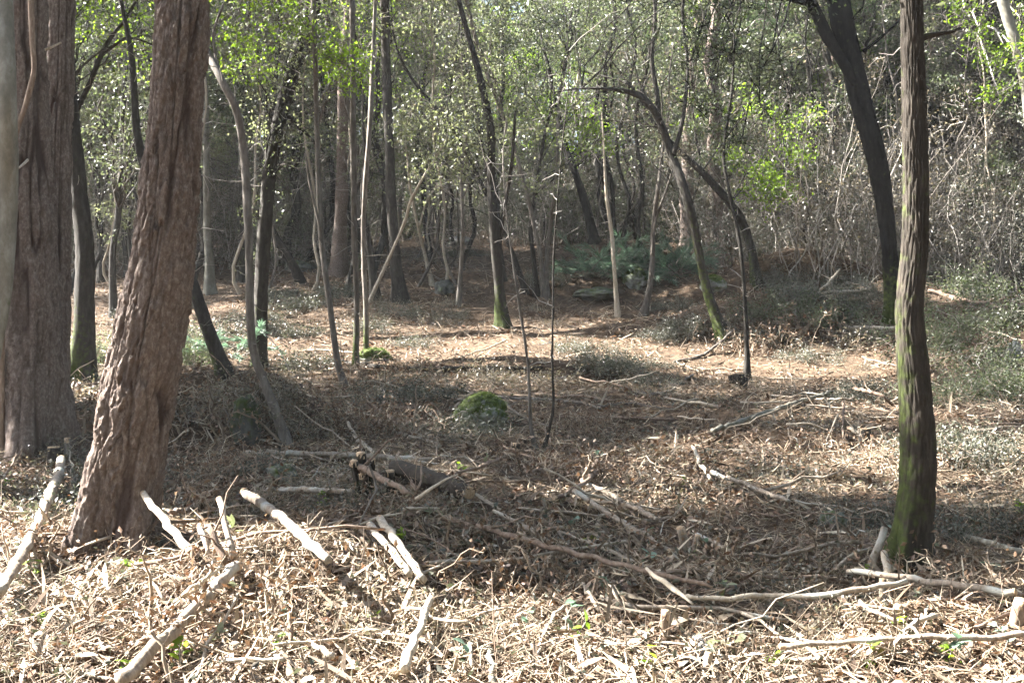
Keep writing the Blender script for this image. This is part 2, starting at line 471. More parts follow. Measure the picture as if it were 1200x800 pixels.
def disp_oak(seed, nu, hv, depth, moss_h=0, moss_side=.5, moss_lo=0.0, lump=.12, amp=.42):
    def f(U, S, R):
        u = U / (2 * math.pi) * nu
        wx = .5 * vn3(np.cos(U) * 3, np.sin(U) * 3, S * 4, seed) + .3 * vn3(np.cos(U) * 9, np.sin(U) * 9, S * 14, seed + 5)
        e, idv = cells(u + wx, S / hv + wx, nu, seed)
        g = np.clip(e / .35, 0, 1)
        d = depth * (g - 1) + depth * .4 * (idv - .5) + depth * .5 * vn3(np.cos(U) * 14, np.sin(U) * 14, S * 25, seed + 6) + lump * R * vn3(np.cos(U) * 1.1, np.sin(U) * 1.1, S * 2.2, seed + 3) * 2
        if R.max() > .04: d = d + .24 * R * np.exp(-np.clip(S - .3, 0, 9) / (1.6 * R + .02)) * np.cos(4 * U + seed + .8 * np.sin(U)) * (S < 1.2) * (S.max() > 1.8)
        ms = np.zeros_like(U)
        if moss_h > 0:
            side = .5 + .5 * np.cos(U - moss_side)
            ms = np.clip(1.15 - S / moss_h, 0, 1) * (amp * side ** (2.5 if amp < .5 else 1.2)) + .16 * vn3(np.cos(U) * 7, np.sin(U) * 7, S * 9, seed + 19) + .2 * vn3(np.cos(U) * 3, np.sin(U) * 3, S * 3, seed + 9) * (S < moss_h * 1.3)
            ms = np.where(S < moss_lo, ms * .6, ms)
        return d, {'moss': ms}
    return f

TREES = {}
def tree_at(key, name, pts, label, bark, ext=3.0, m=10, step=.06, disp=None, flare=.5, depth=None, cat='tree', wob=.12, seed=None, topr=.35, group=None, top_cut=False, flat=False):
    """pts: photo pixels (x, y, width) from the top down to the foot; the foot fixes how far away the tree stands"""
    seed = seed if seed is not None else (abs(hash(key)) if False else sum(ord(c) * (i + 7) for i, c in enumerate(key))) % 9973
    rng = np.random.default_rng(seed)
    p = [np.array(q, float) for q in pts]
    foot = at(p[-1][0], p[-1][1]) if depth is None else pt(p[-1][0], p[-1][1], depth)
    d = foot[1]
    P = []; Rr = []
    n = len(p)
    for k, q in enumerate(p):
        dd = d + wob * (n - 1 - k) / max(1, n - 1) * rng.uniform(-1, 1) * d / 8
        P.append(pt(q[0], q[1], dd)); Rr.append(q[2] / 2 / F * d)
    P = P[::-1]; Rr = Rr[::-1]
    if ext > 0:
        dr = unit(P[-1] - P[-2]); dr = unit(dr + np.array([0, 0, .6]))
        q = P[-1]; r0 = Rr[-1]
        for k in range(1, 4):
            dr = unit(dr + rng.normal(size=3) * .12 + np.array([0, 0, .15]))
            q = q + dr * ext / 3
            P.append(q); Rr.append(r0 * (1 - (1 - topr) * k / 3))
    P[0] = P[0] - np.array([0, 0, .02])
    P.insert(0, P[0] - np.array([(P[1][0] - P[0][0]) * .2, 0, .28])); Rr.insert(0, Rr[0] * 1.02)
    P = np.array(P); Rr = np.array(Rr)
    L = np.sum(np.linalg.norm(np.diff(P, axis=0), axis=1))
    S = spline(np.hstack([P, Rr[:, None]]), max(8, int(L / step)))
    kp = np.nonzero((S[:, 2] < EYE + .34 * d) | (np.arange(len(S)) % 5 == 0) | (np.arange(len(S)) == len(S) - 1))[0]
    S = S[kp]
    path = S[:, :3]; rad = np.maximum(S[:, 3], .002)
    s = np.concatenate([[0], np.cumsum(np.linalg.norm(np.diff(path, axis=0), axis=1))]) - .28
    rad = rad * (1 + flare * np.exp(-np.clip(s, 0, None) / (Rr[0] * 1.6 + .02)))
    if not top_cut:
        rad[-1] *= .5
    foot = np.array([foot[0], d, H(foot[0], d)])
    root = empty(name, foot, label, cat, group)
    V, Q, T, ex = tube(path - foot, rad, m, disp)
    tr = mk('trunk', V, Q, T, M[bark], root, smooth=not flat, attrs=ex or {'moss': np.zeros(len(V))})
    TREES[key] = dict(root=root, path=path, rad=rad, foot=foot, d=d, bark=bark, rng=rng)
    return TREES[key]

def limb(t, pts, name='branch', bark=None, d=None, dd=0.0, m=7, step=.05, twigs=0, tw_len=.4, disp=None, label=None):
    """a branch of tree t given in photo pixels (x, y, width), rooted first"""
    d = d or t['d']
    n = len(pts)
    P = np.array([np.append(pt(q[0], q[1], d + dd * k / max(1, n - 1)), q[2] / 2 / F * d) for k, q in enumerate(pts)])
    L = np.sum(np.linalg.norm(np.diff(P[:, :3], axis=0), axis=1))
    S = spline(P, max(5, int(L / step)))
    V, Q, T, ex = tube(S[:, :3] - t['foot'], S[:, 3], m, disp)
    o = mk(name, V, Q, T, M[bark or t['bark']], t['root'], attrs=ex or {'moss': np.zeros(len(V))})
    if label: o['label'] = label
    if twigs:
        twig_spray(t, S[:, :3], twigs, tw_len)
    return S[:, :3]

def wiggle(rng, P0, D, L, k, amp, grav=0.0):
    """n twigs from P0 along D: (n,k,3)"""
    n = len(P0)
    D = np.repeat(D[:, None], k - 1, 1) + rng.normal(size=(n, k - 1, 3)) * amp
    D = D + np.array([0, 0, grav]) * np.linspace(0, 1, k - 1)[None, :, None]
    D = unit(D) * (np.asarray(L)[:, None, None] / (k - 1))
    return np.concatenate([P0[:, None], P0[:, None] + np.cumsum(D, 1)], 1)

def twig_spray(t, path, n, ln, r=.004, leaf=None, nl=0, L=.05, up=.2, mat='twig', lo=.2):
    rng = t['rng']
    i = rng.integers(int(len(path) * lo), len(path), n)
    D = rdir(rng, n); D[:, 2] = D[:, 2] * .6 + up; D = unit(D)
    P = wiggle(rng, path[i], D, rng.uniform(.4, 1.2, n) * ln, 5, .35, -.1)
    Rr = np.linspace(1, .35, 5)[None] * rng.uniform(.6, 1.3, (n, 1)) * r
    b = Bag(); V, Q = tubes(P - t['foot'], Rr); b.add(V, Q)
    b.build('twigs', M[mat], t['root'])
    if nl:
        j = rng.integers(0, n, nl); k = rng.integers(1, 5, nl)
        pos = P[j, k] + rng.normal(size=(nl, 3)) * .05
        V, T = leaves(rng, pos - t['foot'], rdir(rng, nl), L * rng.uniform(.6, 1.2, nl), L * .5 * rng.uniform(.7, 1.2, nl))
        mk('foliage', V, None, T, M[leaf], t['root'], smooth=False)

def clumps(rng, C, rad, n_per, L, wr=.5, droop=.2, sub=5, spread=.35):
    """leaf positions round the cluster centres C: sprays of leaves, not an even ball"""
    m = len(C)
    S = np.repeat(C, sub, 0) + rdir(rng, m * sub) * (rng.random((m * sub, 1)) ** .5) * np.repeat(np.broadcast_to(rad, m), sub)[:, None]
    k = max(1, n_per // sub)
    P = np.repeat(S, k, 0) + rng.normal(size=(m * sub * k, 3)) * np.repeat(np.repeat(np.broadcast_to(rad, m), sub), k)[:, None] * spread * np.array([1, 1, .6])
    n = len(P)
    D = rdir(rng, n); D[:, 2] -= droop; D = unit(D)
    V, T = leaves(rng, P, D, L * rng.uniform(.6, 1.25, n), L * wr * rng.uniform(.7, 1.2, n))
    return V, T, S

def crown(t, C, rad, n_per, L, leaf, wr=.5, branch_r=.012, attach=None, name='crown', twigs_per=4, sub=5, spread=.35, path=None):
    """leaf clumps at world points C on tree t, each carried by a bent limb from the trunk"""
    rng = t['rng']; C = np.asarray(C, float); m = len(C)
    rad = np.broadcast_to(rad, m)
    own = path is None
    path = t['path'] if own else path
    lo = int(len(path) * .35) if own else 0
    A = []; m_rng = np.random.default_rng(1)
    for c in C:
        dz = c[2] - np.linalg.norm((c - path[-1])[:2]) * .6
        k = lo + np.argmin(np.abs(path[lo:, 2] - dz)) if own else np.argmin(np.linalg.norm(path - c, axis=1) + 1.6 * m_rng.random(len(path)))
        A.append(path[k])
    A = np.array(A)
    kk = 8; u = np.linspace(0, 1, kk)[None, :, None]
    mid = (A + C) / 2 + np.array([0, 0, .15]) * np.linalg.norm(C - A, axis=1)[:, None] + rng.normal(size=(m, 3)) * .12
    B = A[:, None] * (1 - u) ** 2 + 2 * mid[:, None] * u * (1 - u) + C[:, None] * u ** 2
    B[:, 1:-1] += rng.normal(size=(m, kk - 2, 3)) * .04
    V, T, S = clumps(rng, C, rad, n_per, L, wr, sub=sub, spread=spread)
    bag = Bag()
    ln = np.linalg.norm(C - A, axis=1)
    v, q = tubes(B - t['foot'], np.linspace(1, .35, kk)[None] * (branch_r * (.5 + ln * .35))[:, None], 5); bag.add(v, q)
    n2 = len(S)
    P = wiggle(rng, np.repeat(C, sub, 0), unit(S - np.repeat(C, sub, 0)), np.linalg.norm(S - np.repeat(C, sub, 0), axis=1) * 1.25, 4, .25)
    v, q = tubes(P - t['foot'], np.linspace(1, .4, 4)[None] * np.full((n2, 1), .004), 3); bag.add(v, q)
    if twigs_per:
        n3 = n2 * twigs_per
        P = wiggle(rng, np.repeat(S, twigs_per, 0), rdir(rng, n3), np.repeat(np.repeat(rad, sub), twigs_per) * .7, 3, .3)
        v, q = tubes(P - t['foot'], np.full((n3, 3), .0022), 3); bag.add(v, q)
    bag.build('branches', M[t['bark']] if t['bark'] in ('dark', 'grey', 'oak', 'shade_dark') else M['twig'], t['root'])
    return mk(name, V - t['foot'], None, T, M[leaf], t['root'], smooth=False)

# ------------------------------------------------------------------ the trees one can pick out
def C_(lst):
    return [pt(*q) for q in lst]

# foreground
t = tree_at('lean', 'pine_tree', [(218, -60, 60), (215, 0, 60), (206, 135, 62), (194, 270, 71), (175, 395, 80), (152, 530, 82), (140, 632, 78)],
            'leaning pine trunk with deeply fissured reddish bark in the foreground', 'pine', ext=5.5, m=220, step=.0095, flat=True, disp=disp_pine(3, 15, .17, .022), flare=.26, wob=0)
t = tree_at('big', 'pine_tree', [(30, -60, 50), (28, 0, 54), (30, 135, 56), (32, 270, 64), (34, 400, 72), (34, 522, 84)],
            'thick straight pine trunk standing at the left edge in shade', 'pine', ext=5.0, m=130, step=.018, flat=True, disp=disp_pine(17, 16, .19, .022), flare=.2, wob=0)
limb(t, [(46, 60, 4), (57, 57, 3), (72, 50, 2)], 'dead_branch', 'pale')
limb(t, [(40, 180, 4), (30, 190, 3), (22, 197, 2)], 'dead_branch', 'pale', dd=-.4)
t = tree_at('big2', 'pine_tree', [(74, -60, 28), (72, 0, 31), (70, 90, 32), (66, 200, 33), (62, 350, 38), (58, 516, 44)],
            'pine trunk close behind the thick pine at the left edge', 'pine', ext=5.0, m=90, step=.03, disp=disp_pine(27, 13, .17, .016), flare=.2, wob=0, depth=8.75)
t = tree_at('lichen', 'thin_tree', [(2, -60, 18), (5, 0, 19), (8, 120, 21), (9, 230, 23), (2, 330, 24), (-14, 430, 25), (-30, 560, 27)],
            'smooth grey green stem crossing in front of the big pine at the left edge', 'smooth', ext=3, m=20, step=.04, disp=disp_oak(5, 9, .3, .002), flare=.2, depth=6.6)
# the liana lies on the pine: its own plant
tv = tree_at('liana', 'liana', [(34, -40, 6), (36, 0, 7), (38, 50, 7), (40, 80, 6), (35, 105, 7), (28, 130, 6), (20, 152, 7), (10, 200, 6), (4, 330, 6), (2, 505, 7)],
             'brown liana stem hanging against the trunk of the big left pine', 'brown', ext=2, m=8, step=.04, flare=.1, depth=7.6, cat='liana', wob=0)

t = tree_at('oak', 'oak_tree', [(1066, -50, 26), (1068, 0, 26), (1072, 135, 28), (1073, 270, 30), (1066, 361, 33), (1070, 429, 37), (1075, 530, 41), (1074, 575, 41), (1069, 625, 43), (1066, 660, 50)],
            'straight oak trunk with mossy foot in the right foreground', 'oak', ext=4.2, m=120, step=.016, disp=disp_oak(8, 22, .13, .0065, 2.2, .1, lump=.09), flare=.18, wob=0)
limb(t, [(1074, 48, 9), (1086, 43, 7), (1100, 40, 6), (1114, 38, 4), (1126, 33, 3)], bark='oak', twigs=5, tw_len=.25)
crown(t, C_([(1000, -150, 5), (1120, -200, 5.4), (1080, -260, 5.2), (940, -180, 5.3), (1180, -150, 5.0)]), .4, 260, .05, 'oakleaf')

t = tree_at('fork', 'oak_tree', [(976, -60, 25), (983, 0, 26), (1000, 84, 26), (1018, 152, 24), (1030, 200, 22), (1039, 260, 20), (1044, 320, 19), (1049, 376, 22)],
            'dark leaning oak that forks, standing behind the straight oak', 'shade_dark', ext=3.2, m=60, step=.04, disp=disp_oak(12, 13, .12, .012, 1.1, .2, amp=.8), flare=.25)
fk = limb(t, [(1004, 100, 10), (994, 84, 12), (983, 66, 12), (976, 54, 12), (969, 42, 14), (956, 14, 13), (946, -5, 12), (930, -30, 11), (905, -60, 9)], m=14)
fk2 = limb(t, [(951, 6, 8), (940, 2, 8), (925, -2, 7), (900, -14, 5)], m=10)
limb(t, [(1012, 60, 4), (1028, 48, 3), (1050, 28, 3), (1062, 15, 2)], dd=.2)
crown(t, C_([(930, -10, 10), (880, 10, 9.5), (850, -20, 10), (905, 60, 9), (925, 110, 9.5), (860, 60, 9.2), (830, 30, 9.5), (820, -20, 9), (890, 120, 9), (910, -60, 11),
             (840, 90, 9.8), (810, 70, 9.6), (870, 160, 9.6), (820, 130, 9.7), (790, 0, 9.6), (850, 20, 9.2)]), .30, 150, .042, 'oakleaf', twigs_per=7, path=np.vstack([fk[-14:], fk2]), branch_r=.006)
OV = [c + SUN * q for c in C_([(930, -10, 10), (880, 10, 9.5), (850, -20, 10), (905, 60, 9), (935, 110, 9.5), (860, 60, 9.2), (830, 30, 9.5), (960, 20, 10.5), (870, 160, 9.6), (820, 130, 9.7), (985, 60, 14.6), (1010, 140, 14.6), (1025, 200, 14.6)]) for q in (2.6, 3.4, 4.4)]  # clump centres up the sun ray, for an unseen tree added as shade
crown(t, C_([(1010, -140, 14.6), (1060, -90, 14.5), (940, -120, 14.6), (1000, -220, 14.5), (1080, -180, 14.7)]), .6, 240, .05, 'oakleaf')

# crowns of the pines, above the picture
for key, nC in (('lean', 44), ('big', 40), ('big2', 30)):
    t = TREES[key]; rg = np.random.default_rng(len(key)); tp = t['path'][-1]
    C = tp + np.column_stack([rg.normal(size=nC) * 1.9 + .5, rg.normal(size=nC) * 1.9 - .6, rg.uniform(-1.2, 2.4, nC)])
    crown(t, [c for c in C if (c[2] - EYE) / max(.5, c[1]) > .45], .7, 420, .15, 'needle', wr=.1, twigs_per=2)

# the curved pair in the middle right
t = tree_at('arch', 'oak_tree', [(650, 108, 1.5), (680, 104, 2.5), (706, 104, 4), (732, 107, 6), (755, 116, 8), (772, 140, 9.5), (788, 184, 10.5), (800, 216, 11), (812, 260, 11), (822, 311, 11), (832, 351, 12), (848, 396, 15)],
            'dark curved oak arching over to the left beyond the clearing', 'dark', ext=.0, m=20, disp=disp_oak(31, 9, .12, .01, 2.0, .3, amp=.6), flare=.35)
limb(t, [(772, 142, 7), (770, 110, 6), (764, 70, 5), (768, 20, 4), (762, -30, 3)], twigs=10)
ARCHL = limb(t, [(790, 180, 6), (800, 140, 5), (806, 80, 4), (800, 20, 4), (805, -30, 3)], twigs=14)
crown(t, C_([(700, 90, 15), (660, 130, 15.4), (735, 70, 15), (770, 40, 15.4), (800, 60, 15), (690, 40, 15), (640, 90, 16), (760, -10, 15.5), (810, -10, 15), (700, -30, 15), (745, 165, 15)]), .55, 190, .055, 'oakleaf')
t = tree_at('lean2', 'oak_tree', [(770, 150, 5), (806, 186, 7), (826, 205, 9), (850, 232, 10), (867, 255, 11), (880, 290, 10), (887, 334, 13)],
            'dark stem leaning left beside the curved oak, moss on its foot', 'dark', ext=1.5, m=14, disp=disp_oak(33, 8, .12, .008, 1.4, .3), flare=.3)
crown(t, C_([(760, 60, 21.5), (720, 60, 22), (800, 40, 21.5)]), .5, 160, .06, 'vine')

# left middle distance
t = tree_at('ivy', 'oak_tree', [(70, -40, 13), (78, 40, 14), (84, 140, 17), (93, 220, 19), (100, 300, 22), (98, 380, 24), (97, 446, 30)],
            'mossy footed trunk between the big pine and the leaning pine', 'dark', ext=3, m=30, disp=disp_oak(21, 11, .12, .010, 1.1, .4, amp=1.0), flare=.35)
limb(t, [(85, 138, 7), (104, 100, 6), (118, 66, 6), (130, 44, 5), (150, 18, 4), (170, -20, 3)], twigs=10)
limb(t, [(118, 66, 4), (150, 45, 3), (185, 55, 2)], twigs=5)
crown(t, C_([(90, 20, 12), (60, 10, 12.5), (130, 20, 12), (160, 60, 12.4), (180, 10, 12), (110, -30, 12), (150, -40, 12), (190, 40, 12.5), (30, -30, 12), (60, -60, 12)]), .42, 200, .05, 'green')
t = tree_at('thinl', 'oak_tree', [(150, 60, 5), (145, 108, 6), (143, 190, 7), (138, 255, 8), (132, 300, 8), (133, 372, 10)],
            'thin dark oak with twiggy head left of the leaning pine', 'dark', ext=1.2, m=10, flare=.3)
limb(t, [(143, 190, 4), (125, 150, 3), (110, 120, 2)], twigs=10)
limb(t, [(143, 190, 4), (165, 150, 3), (180, 110, 2)], twigs=10)
crown(t, C_([(140, 130, 14), (115, 150, 14.4), (170, 140, 14), (120, 100, 14), (160, 95, 14.5), (150, 180, 14.6), (110, 190, 15), (170, 200, 14.6)]), .5, 190, .05, 'oakleaf')
t = tree_at('wig', 'sapling', [(225, 20, 7), (241, 57, 9), (260, 95, 9), (278, 132, 10), (287, 190, 10), (291, 270, 10), (295, 395, 10), (307, 440, 11), (321, 476, 12), (337, 522, 15)],
            'slender wavy sapling with mossy foot right of the leaning pine', 'grey', ext=2.0, m=14, disp=disp_oak(41, 7, .15, .003, .45, .5), flare=.25)
limb(t, [(264, 105, 5), (256, 80, 4), (250, 40, 3), (262, 5, 3)])
crown(t, C_([(225, -20, 8.4), (260, -30, 8.2), (280, 10, 8.5), (200, -60, 8.4), (240, -90, 8.2)]), .3, 170, .045, 'green')
t = tree_at('ivy2', 'oak_tree', [(372, -20, 20), (362, 28, 19), (338, 100, 17), (325, 152, 17), (317, 190, 17), (310, 270, 16), (307, 330, 16), (306, 400, 16), (304, 430, 19)],
            'dark ivy clad oak bending right towards its top, behind the wavy sapling', 'dark', ext=3.5, m=22, disp=disp_oak(23, 9, .14, .012, 1.0, .4), flare=.25)
limb(t, [(330, 130, 6), (352, 150, 4), (380, 180, 3)], twigs=8)
crown(t, C_([(330, 60, 13), (355, 100, 13.4), (300, 90, 13), (380, 60, 13), (340, 20, 13.5), (385, 20, 13), (290, 40, 13.2), (345, 140, 13), (310, 130, 13.8)]), .42, 190, .05, 'olive')
crown(t, C_([(310, 200, 13.2), (318, 230, 13.3), (305, 260, 13.3), (328, 180, 13.2), (300, 300, 13.6)]), .25, 120, .04, 'oakleaf', name='ivy')
t = tree_at('slim', 'sapling', [(366, -30, 6), (369, 57, 6), (371, 135, 6), (376, 270, 7), (387, 361, 7), (396, 425, 8), (405, 455, 10)],
            'thin straight sapling just right of the ivy clad oak', 'grey', ext=2.5, m=9, flare=.3)
limb(t, [(376, 270, 4), (363, 215, 3), (358, 180, 2)], twigs=4)
crown(t, C_([(395, 75, 11), (385, 55, 11.2), (410, 90, 11.3)]), .22, 90, .05, 'green')
t = tree_at('tilt', 'dead_trunk', [(190, 270, 12), (206, 300, 13), (224, 330, 14), (243, 385, 15), (263, 438, 18)],
            'dark mossy trunk leaning left behind the leaning pine', 'dark', ext=2.2, m=20, disp=disp_oak(44, 8, .2, .006, .9, .3), flare=.15, cat='trunk')

for key, pts, lab, bark, ext in [
    ('bl1', [(237, 60, 8), (240, 115, 8), (242, 200, 8), (243, 270, 9), (247, 345, 12)], 'pale lit trunk appearing right beside the leaning pine', 'smooth', 4),
    ('bl2', [(285, 150, 9), (284, 230, 9), (284, 330, 11)], 'dark slim trunk just left of the wavy sapling, far back', 'dark', 4),
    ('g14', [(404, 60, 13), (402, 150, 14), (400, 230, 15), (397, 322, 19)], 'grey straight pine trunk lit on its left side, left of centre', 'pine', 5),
    ('g14b', [(416, 160, 7), (419, 230, 8), (423, 318, 10)], 'slender lit trunk close to the right of the grey pine', 'grey', 4),
    ('t15', [(412, -20, 6), (413, 34, 7), (414, 150, 7), (415, 260, 7), (418, 361, 7), (417, 432, 9)], 'thin straight stem, left one of a close pair left of centre', 'grey', 3),
    ('t16', [(441, -20, 5), (440, 0, 5), (437, 67, 5), (433, 152, 6), (426, 260, 6), (428, 350, 6), (430, 420, 8)], 'thin wobbly stem, right one of a close pair left of centre', 'grey', 3),
    ('t17', [(450, -10, 10), (452, 67, 11), (456, 169, 12), (460, 270, 12), (469, 354, 16)], 'dark straight trunk left of the pale fallen rock patch', 'dark', 4),
    ('t17b', [(425, 230, 6), (432, 287, 8), (440, 352, 11)], 'short dark stem at the left of the dark straight trunk', 'dark', 2),
    ('t21', [(574, 150, 10), (576, 210, 11), (579, 265, 12), (584, 327, 12), (590, 382, 17)], 'mossy trunk with a twin stem standing in the middle of the clearing', 'dark', 3),
    ('t23', [(541, 200, 4), (542, 260, 5), (541, 300, 5), (537, 358, 7)], 'thin stem left of the mossy middle trunk', 'grey', 2),
    ('t18', [(524, 160, 2), (510, 186, 3), (496, 208, 3.2), (481, 236, 3.5), (474, 260, 3.6), (457, 300, 4), (432, 355, 5)], 'whitish bare pole leaning right in front of the dark straight trunk', 'pale', 0),
    ('t19', [(470, 70, 3), (489, 101, 4), (528, 148, 4), (560, 206, 4), (580, 260, 5), (592, 330, 6)], 'thin dark stem leaning left through the pale foliage', 'dark', 1.5),
    ('t24', [(480, 215, 3), (489, 262, 4), (498, 300, 4), (507, 335, 6)], 'thin pale stem leaning left in the left centre', 'pale', 1),
    ('t20', [(543, -20, 5), (555, 37, 5), (569, 81, 5), (584, 121, 5), (599, 162, 5), (611, 202, 5), (624, 255, 5), (633, 300, 6), (637, 346, 8)], 'long thin stem leaning left through the middle of the clearing', 'grey', 3),
    ('c1', [(575, 225, 4), (589, 268, 5), (602, 300, 6), (617, 346, 8)], 'leftmost stem of the thin cluster right of the mossy trunk', 'dark', 2.5),
    ('c2', [(640, 150, 4), (628, 220, 5), (622, 268, 5), (626, 310, 6), (629, 346, 8)], 'second stem from the left in the thin cluster right of the mossy trunk', 'dark', 2.5),
    ('c3', [(655, 120, 4), (652, 200, 4), (645, 265, 5), (640, 310, 5), (642, 350, 7)], 'rightmost stem of the thin cluster right of the mossy trunk', 'grey', 2.5),
    ('v1', [(600, 300, 2.5), (606, 340, 3), (612, 381, 3.5), (619, 429, 3.5), (621, 483, 4), (623, 508, 4.5), (628, 526, 7)], 'left stem of two thin saplings rising as a narrow pair in the shade', 'grey', 1.2),
    ('v2', [(652, 250, 2), (649, 300, 2.5), (648, 354, 3), (647, 420, 3.2), (648, 476, 3.5), (643, 505, 4), (637, 524, 6)], 'right stem of two thin saplings rising as a narrow pair in the shade', 'dark', 1.6),
    ('t25', [(712, 240, 4), (717, 275, 5), (720, 320, 5), (724, 372, 7)], 'thin pale sapling in front of the bluish cut pine brush', 'pale', 1.5),
    ('t26', [(776, 180, 4), (772, 215, 5), (766, 262, 6), (763, 327, 7), (754, 370, 10)], 'slim stem rising at the right part of the bluish cut pine brush', 'grey', 2),
    ('t27', [(662, 170, 8), (675, 205, 9), (688, 245, 10), (697, 284, 13)], 'dark far trunk leaning left above the bluish brush', 'dark', 3),
    ('t27b', [(681, 150, 6), (685, 200, 7), (691, 240, 7), (700, 276, 9)], 'pale far trunk touching the dark leaning trunk above the brush', 'pale', 3),
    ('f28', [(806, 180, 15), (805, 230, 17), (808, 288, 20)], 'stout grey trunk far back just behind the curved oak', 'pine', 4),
    ('t35', [(848, 180, 4), (856, 230, 4), (864, 268, 5), (870, 312, 5), (875, 395, 6), (875, 446, 9)], 'thin dark sapling with a clump of roots right of the curved oak', 'dark', 2),
    ('t36', [(905, 60, 4), (911, 91, 4), (921, 148, 5), (930, 200, 5), (948, 236, 5), (962, 290, 6)], 'thin stem leaning left in front of the vine thicket', 'grey', 3),
    ('t32', [(1166, -30, 13), (1175, 0, 13), (1190, 50, 13), (1203, 110, 13), (1216, 240, 14), (1220, 380, 15)], 'pale beige trunk curving out at the right edge', 'smooth', 3),
    ('t33', [(1127, -20, 5), (1126, 60, 5), (1124, 140, 5), (1127, 200, 5), (1126, 275, 6)], 'pale vine draped stem right of the straight oak', 'pale', 3),
    ('t33b', [(1186, 100, 3), (1178, 150, 3), (1170, 195, 4), (1158, 235, 4), (1150, 285, 5)], 'bare whitish stem leaning right near the right edge', 'pale', 1),
    ('t34', [(1180, 60, 6), (1187, 110, 6), (1193, 160, 7), (1196, 260, 9)], 'dark slim trunk near the right edge behind the beige trunk', 'dark', 3),
    ('fa1', [(104, -20, 8), (100, 40, 9), (97, 110, 9), (95, 200, 10), (94, 300, 12)], 'pale far trunk seen left of the mossy footed trunk', 'smooth', 4),
    ('fb1', [(520, 120, 8), (522, 200, 9), (520, 280, 11)], 'dark far trunk left of the mossy middle trunk', 'dark', 4),
    ('fb2', [(592, 160, 7), (593, 220, 8), (590, 275, 10)], 'pale mottled far trunk just behind the mossy middle trunk', 'pale', 4),
    ('fb3', [(735, 120, 7), (738, 200, 8), (742, 282, 10)], 'dark far trunk right of the pale leaning one', 'dark', 4),
    ('fb4', [(345, 130, 7), (347, 200, 8), (350, 300, 10)], 'dim far trunk between ivy clad oak and grey pine', 'dark', 4),
]:
    nm = 'sapling' if max(q[2] for q in pts) < 9 else 'slender_tree'
    tree_at(key, nm, pts, lab, bark, ext=ext, m=10 if nm == 'sapling' else 14, step=.09, disp=disp_oak(len(key) * 7 + int(pts[0][0]), 7, .15, .006, 1.0 if key in ('t21', 'g14b', 't16', 't15') else 0, .4, lump=.2, amp=.8), flare=.3)
t = TREES['t21']
limb(t, [(588, 380, 8), (584, 330, 7), (585, 290, 6), (592, 240, 5), (600, 190, 4), (604, 130, 3)], 'twin_stem', 'oak', dd=-.2)
limb(TREES['t26'], [(764, 300, 4), (768, 260, 3), (780, 225, 3), (788, 200, 2)])
limb(TREES['t24'], [(491, 268, 2.5), (500, 235, 2), (513, 216, 2)], bark='pale')
crown(TREES['t20'], C_([(548, 10, 17), (560, 60, 17.3), (530, -20, 17), (575, 40, 17.5), (520, 40, 17.3), (590, 90, 18)]), .55, 190, .05, 'olive')
crown(TREES['t21'], C_([(520, 130, 16), (545, 120, 15.8), (500, 150, 16.2), (560, 170, 16), (535, 170, 15.8), (570, 130, 16.5), (505, 180, 16.4), (548, 200, 16.2), (590, 150, 16.4), (525, 210, 16.5)]), .45, 210, .055, 'olive')
crown(TREES['t17'], C_([(450, 60, 19), (420, 30, 19), (480, 40, 19.4), (440, -10, 19), (490, -10, 19), (410, -40, 19), (465, 100, 19.5)]), .7, 220, .055, 'green')
crown(TREES['t27b'], C_([(670, 125, 20), (690, 140, 20), (655, 150, 20.4), (705, 155, 20), (680, 165, 20), (640, 130, 20.3)]), .42, 260, .06, 'green')
crown(TREES['t36'], C_([(885, 200, 18), (905, 215, 18), (870, 190, 18.3), (925, 205, 18), (890, 235, 18), (940, 170, 18.5), (915, 130, 18), (880, 120, 18), (950, 140, 18.5), (900, 190, 18), (915, 225, 18)]), .33, 170, .07, 'green', branch_r=.003)
crown(TREES['t33'], C_([(1150, 40, 14), (1180, 60, 14), (1160, 85, 14.3), (1195, 20, 14), (1130, 10, 14), (1170, 110, 14.2), (1200, 70, 13.5)]), .30, 170, .055, 'green', branch_r=.004)
crown(TREES['c2'], C_([(640, 60, 18), (660, 20, 18.3), (620, 30, 18), (650, -30, 18), (690, 20, 18.6), (600, 60, 18.2), (610, -20, 18.4)]), .6, 220, .05, 'oakleaf')
crown(TREES['g14'], C_([(400, -20, 23), (440, -60, 23), (360, -50, 23.4), (420, 30, 23), (380, 40, 23.5)]), .9, 260, .06, 'needle', wr=.2)
crown(TREES['t26'], C_([(790, 120, 17), (770, 90, 17), (800, 170, 17.4), (760, 170, 17), (740, 130, 17.3)]), .45, 130, .05, 'vine')
for k in ('v1', 'v2', 't25', 't23', 't35', 'c1', 'c3', 't16', 't15', 't24', 't36', 't33', 't33b', 'wig', 'slim', 'thinl', 't26'):
    twig_spray(TREES[k], TREES[k]['path'], 10, .45 if k not in ('v1', 'v2') else .25, r=.0035, leaf='oakleaf' if k in ('thinl', 'c1', 'c3', 't36') else None, nl=60 if k in ('thinl', 'c1', 'c3', 't36') else 0)

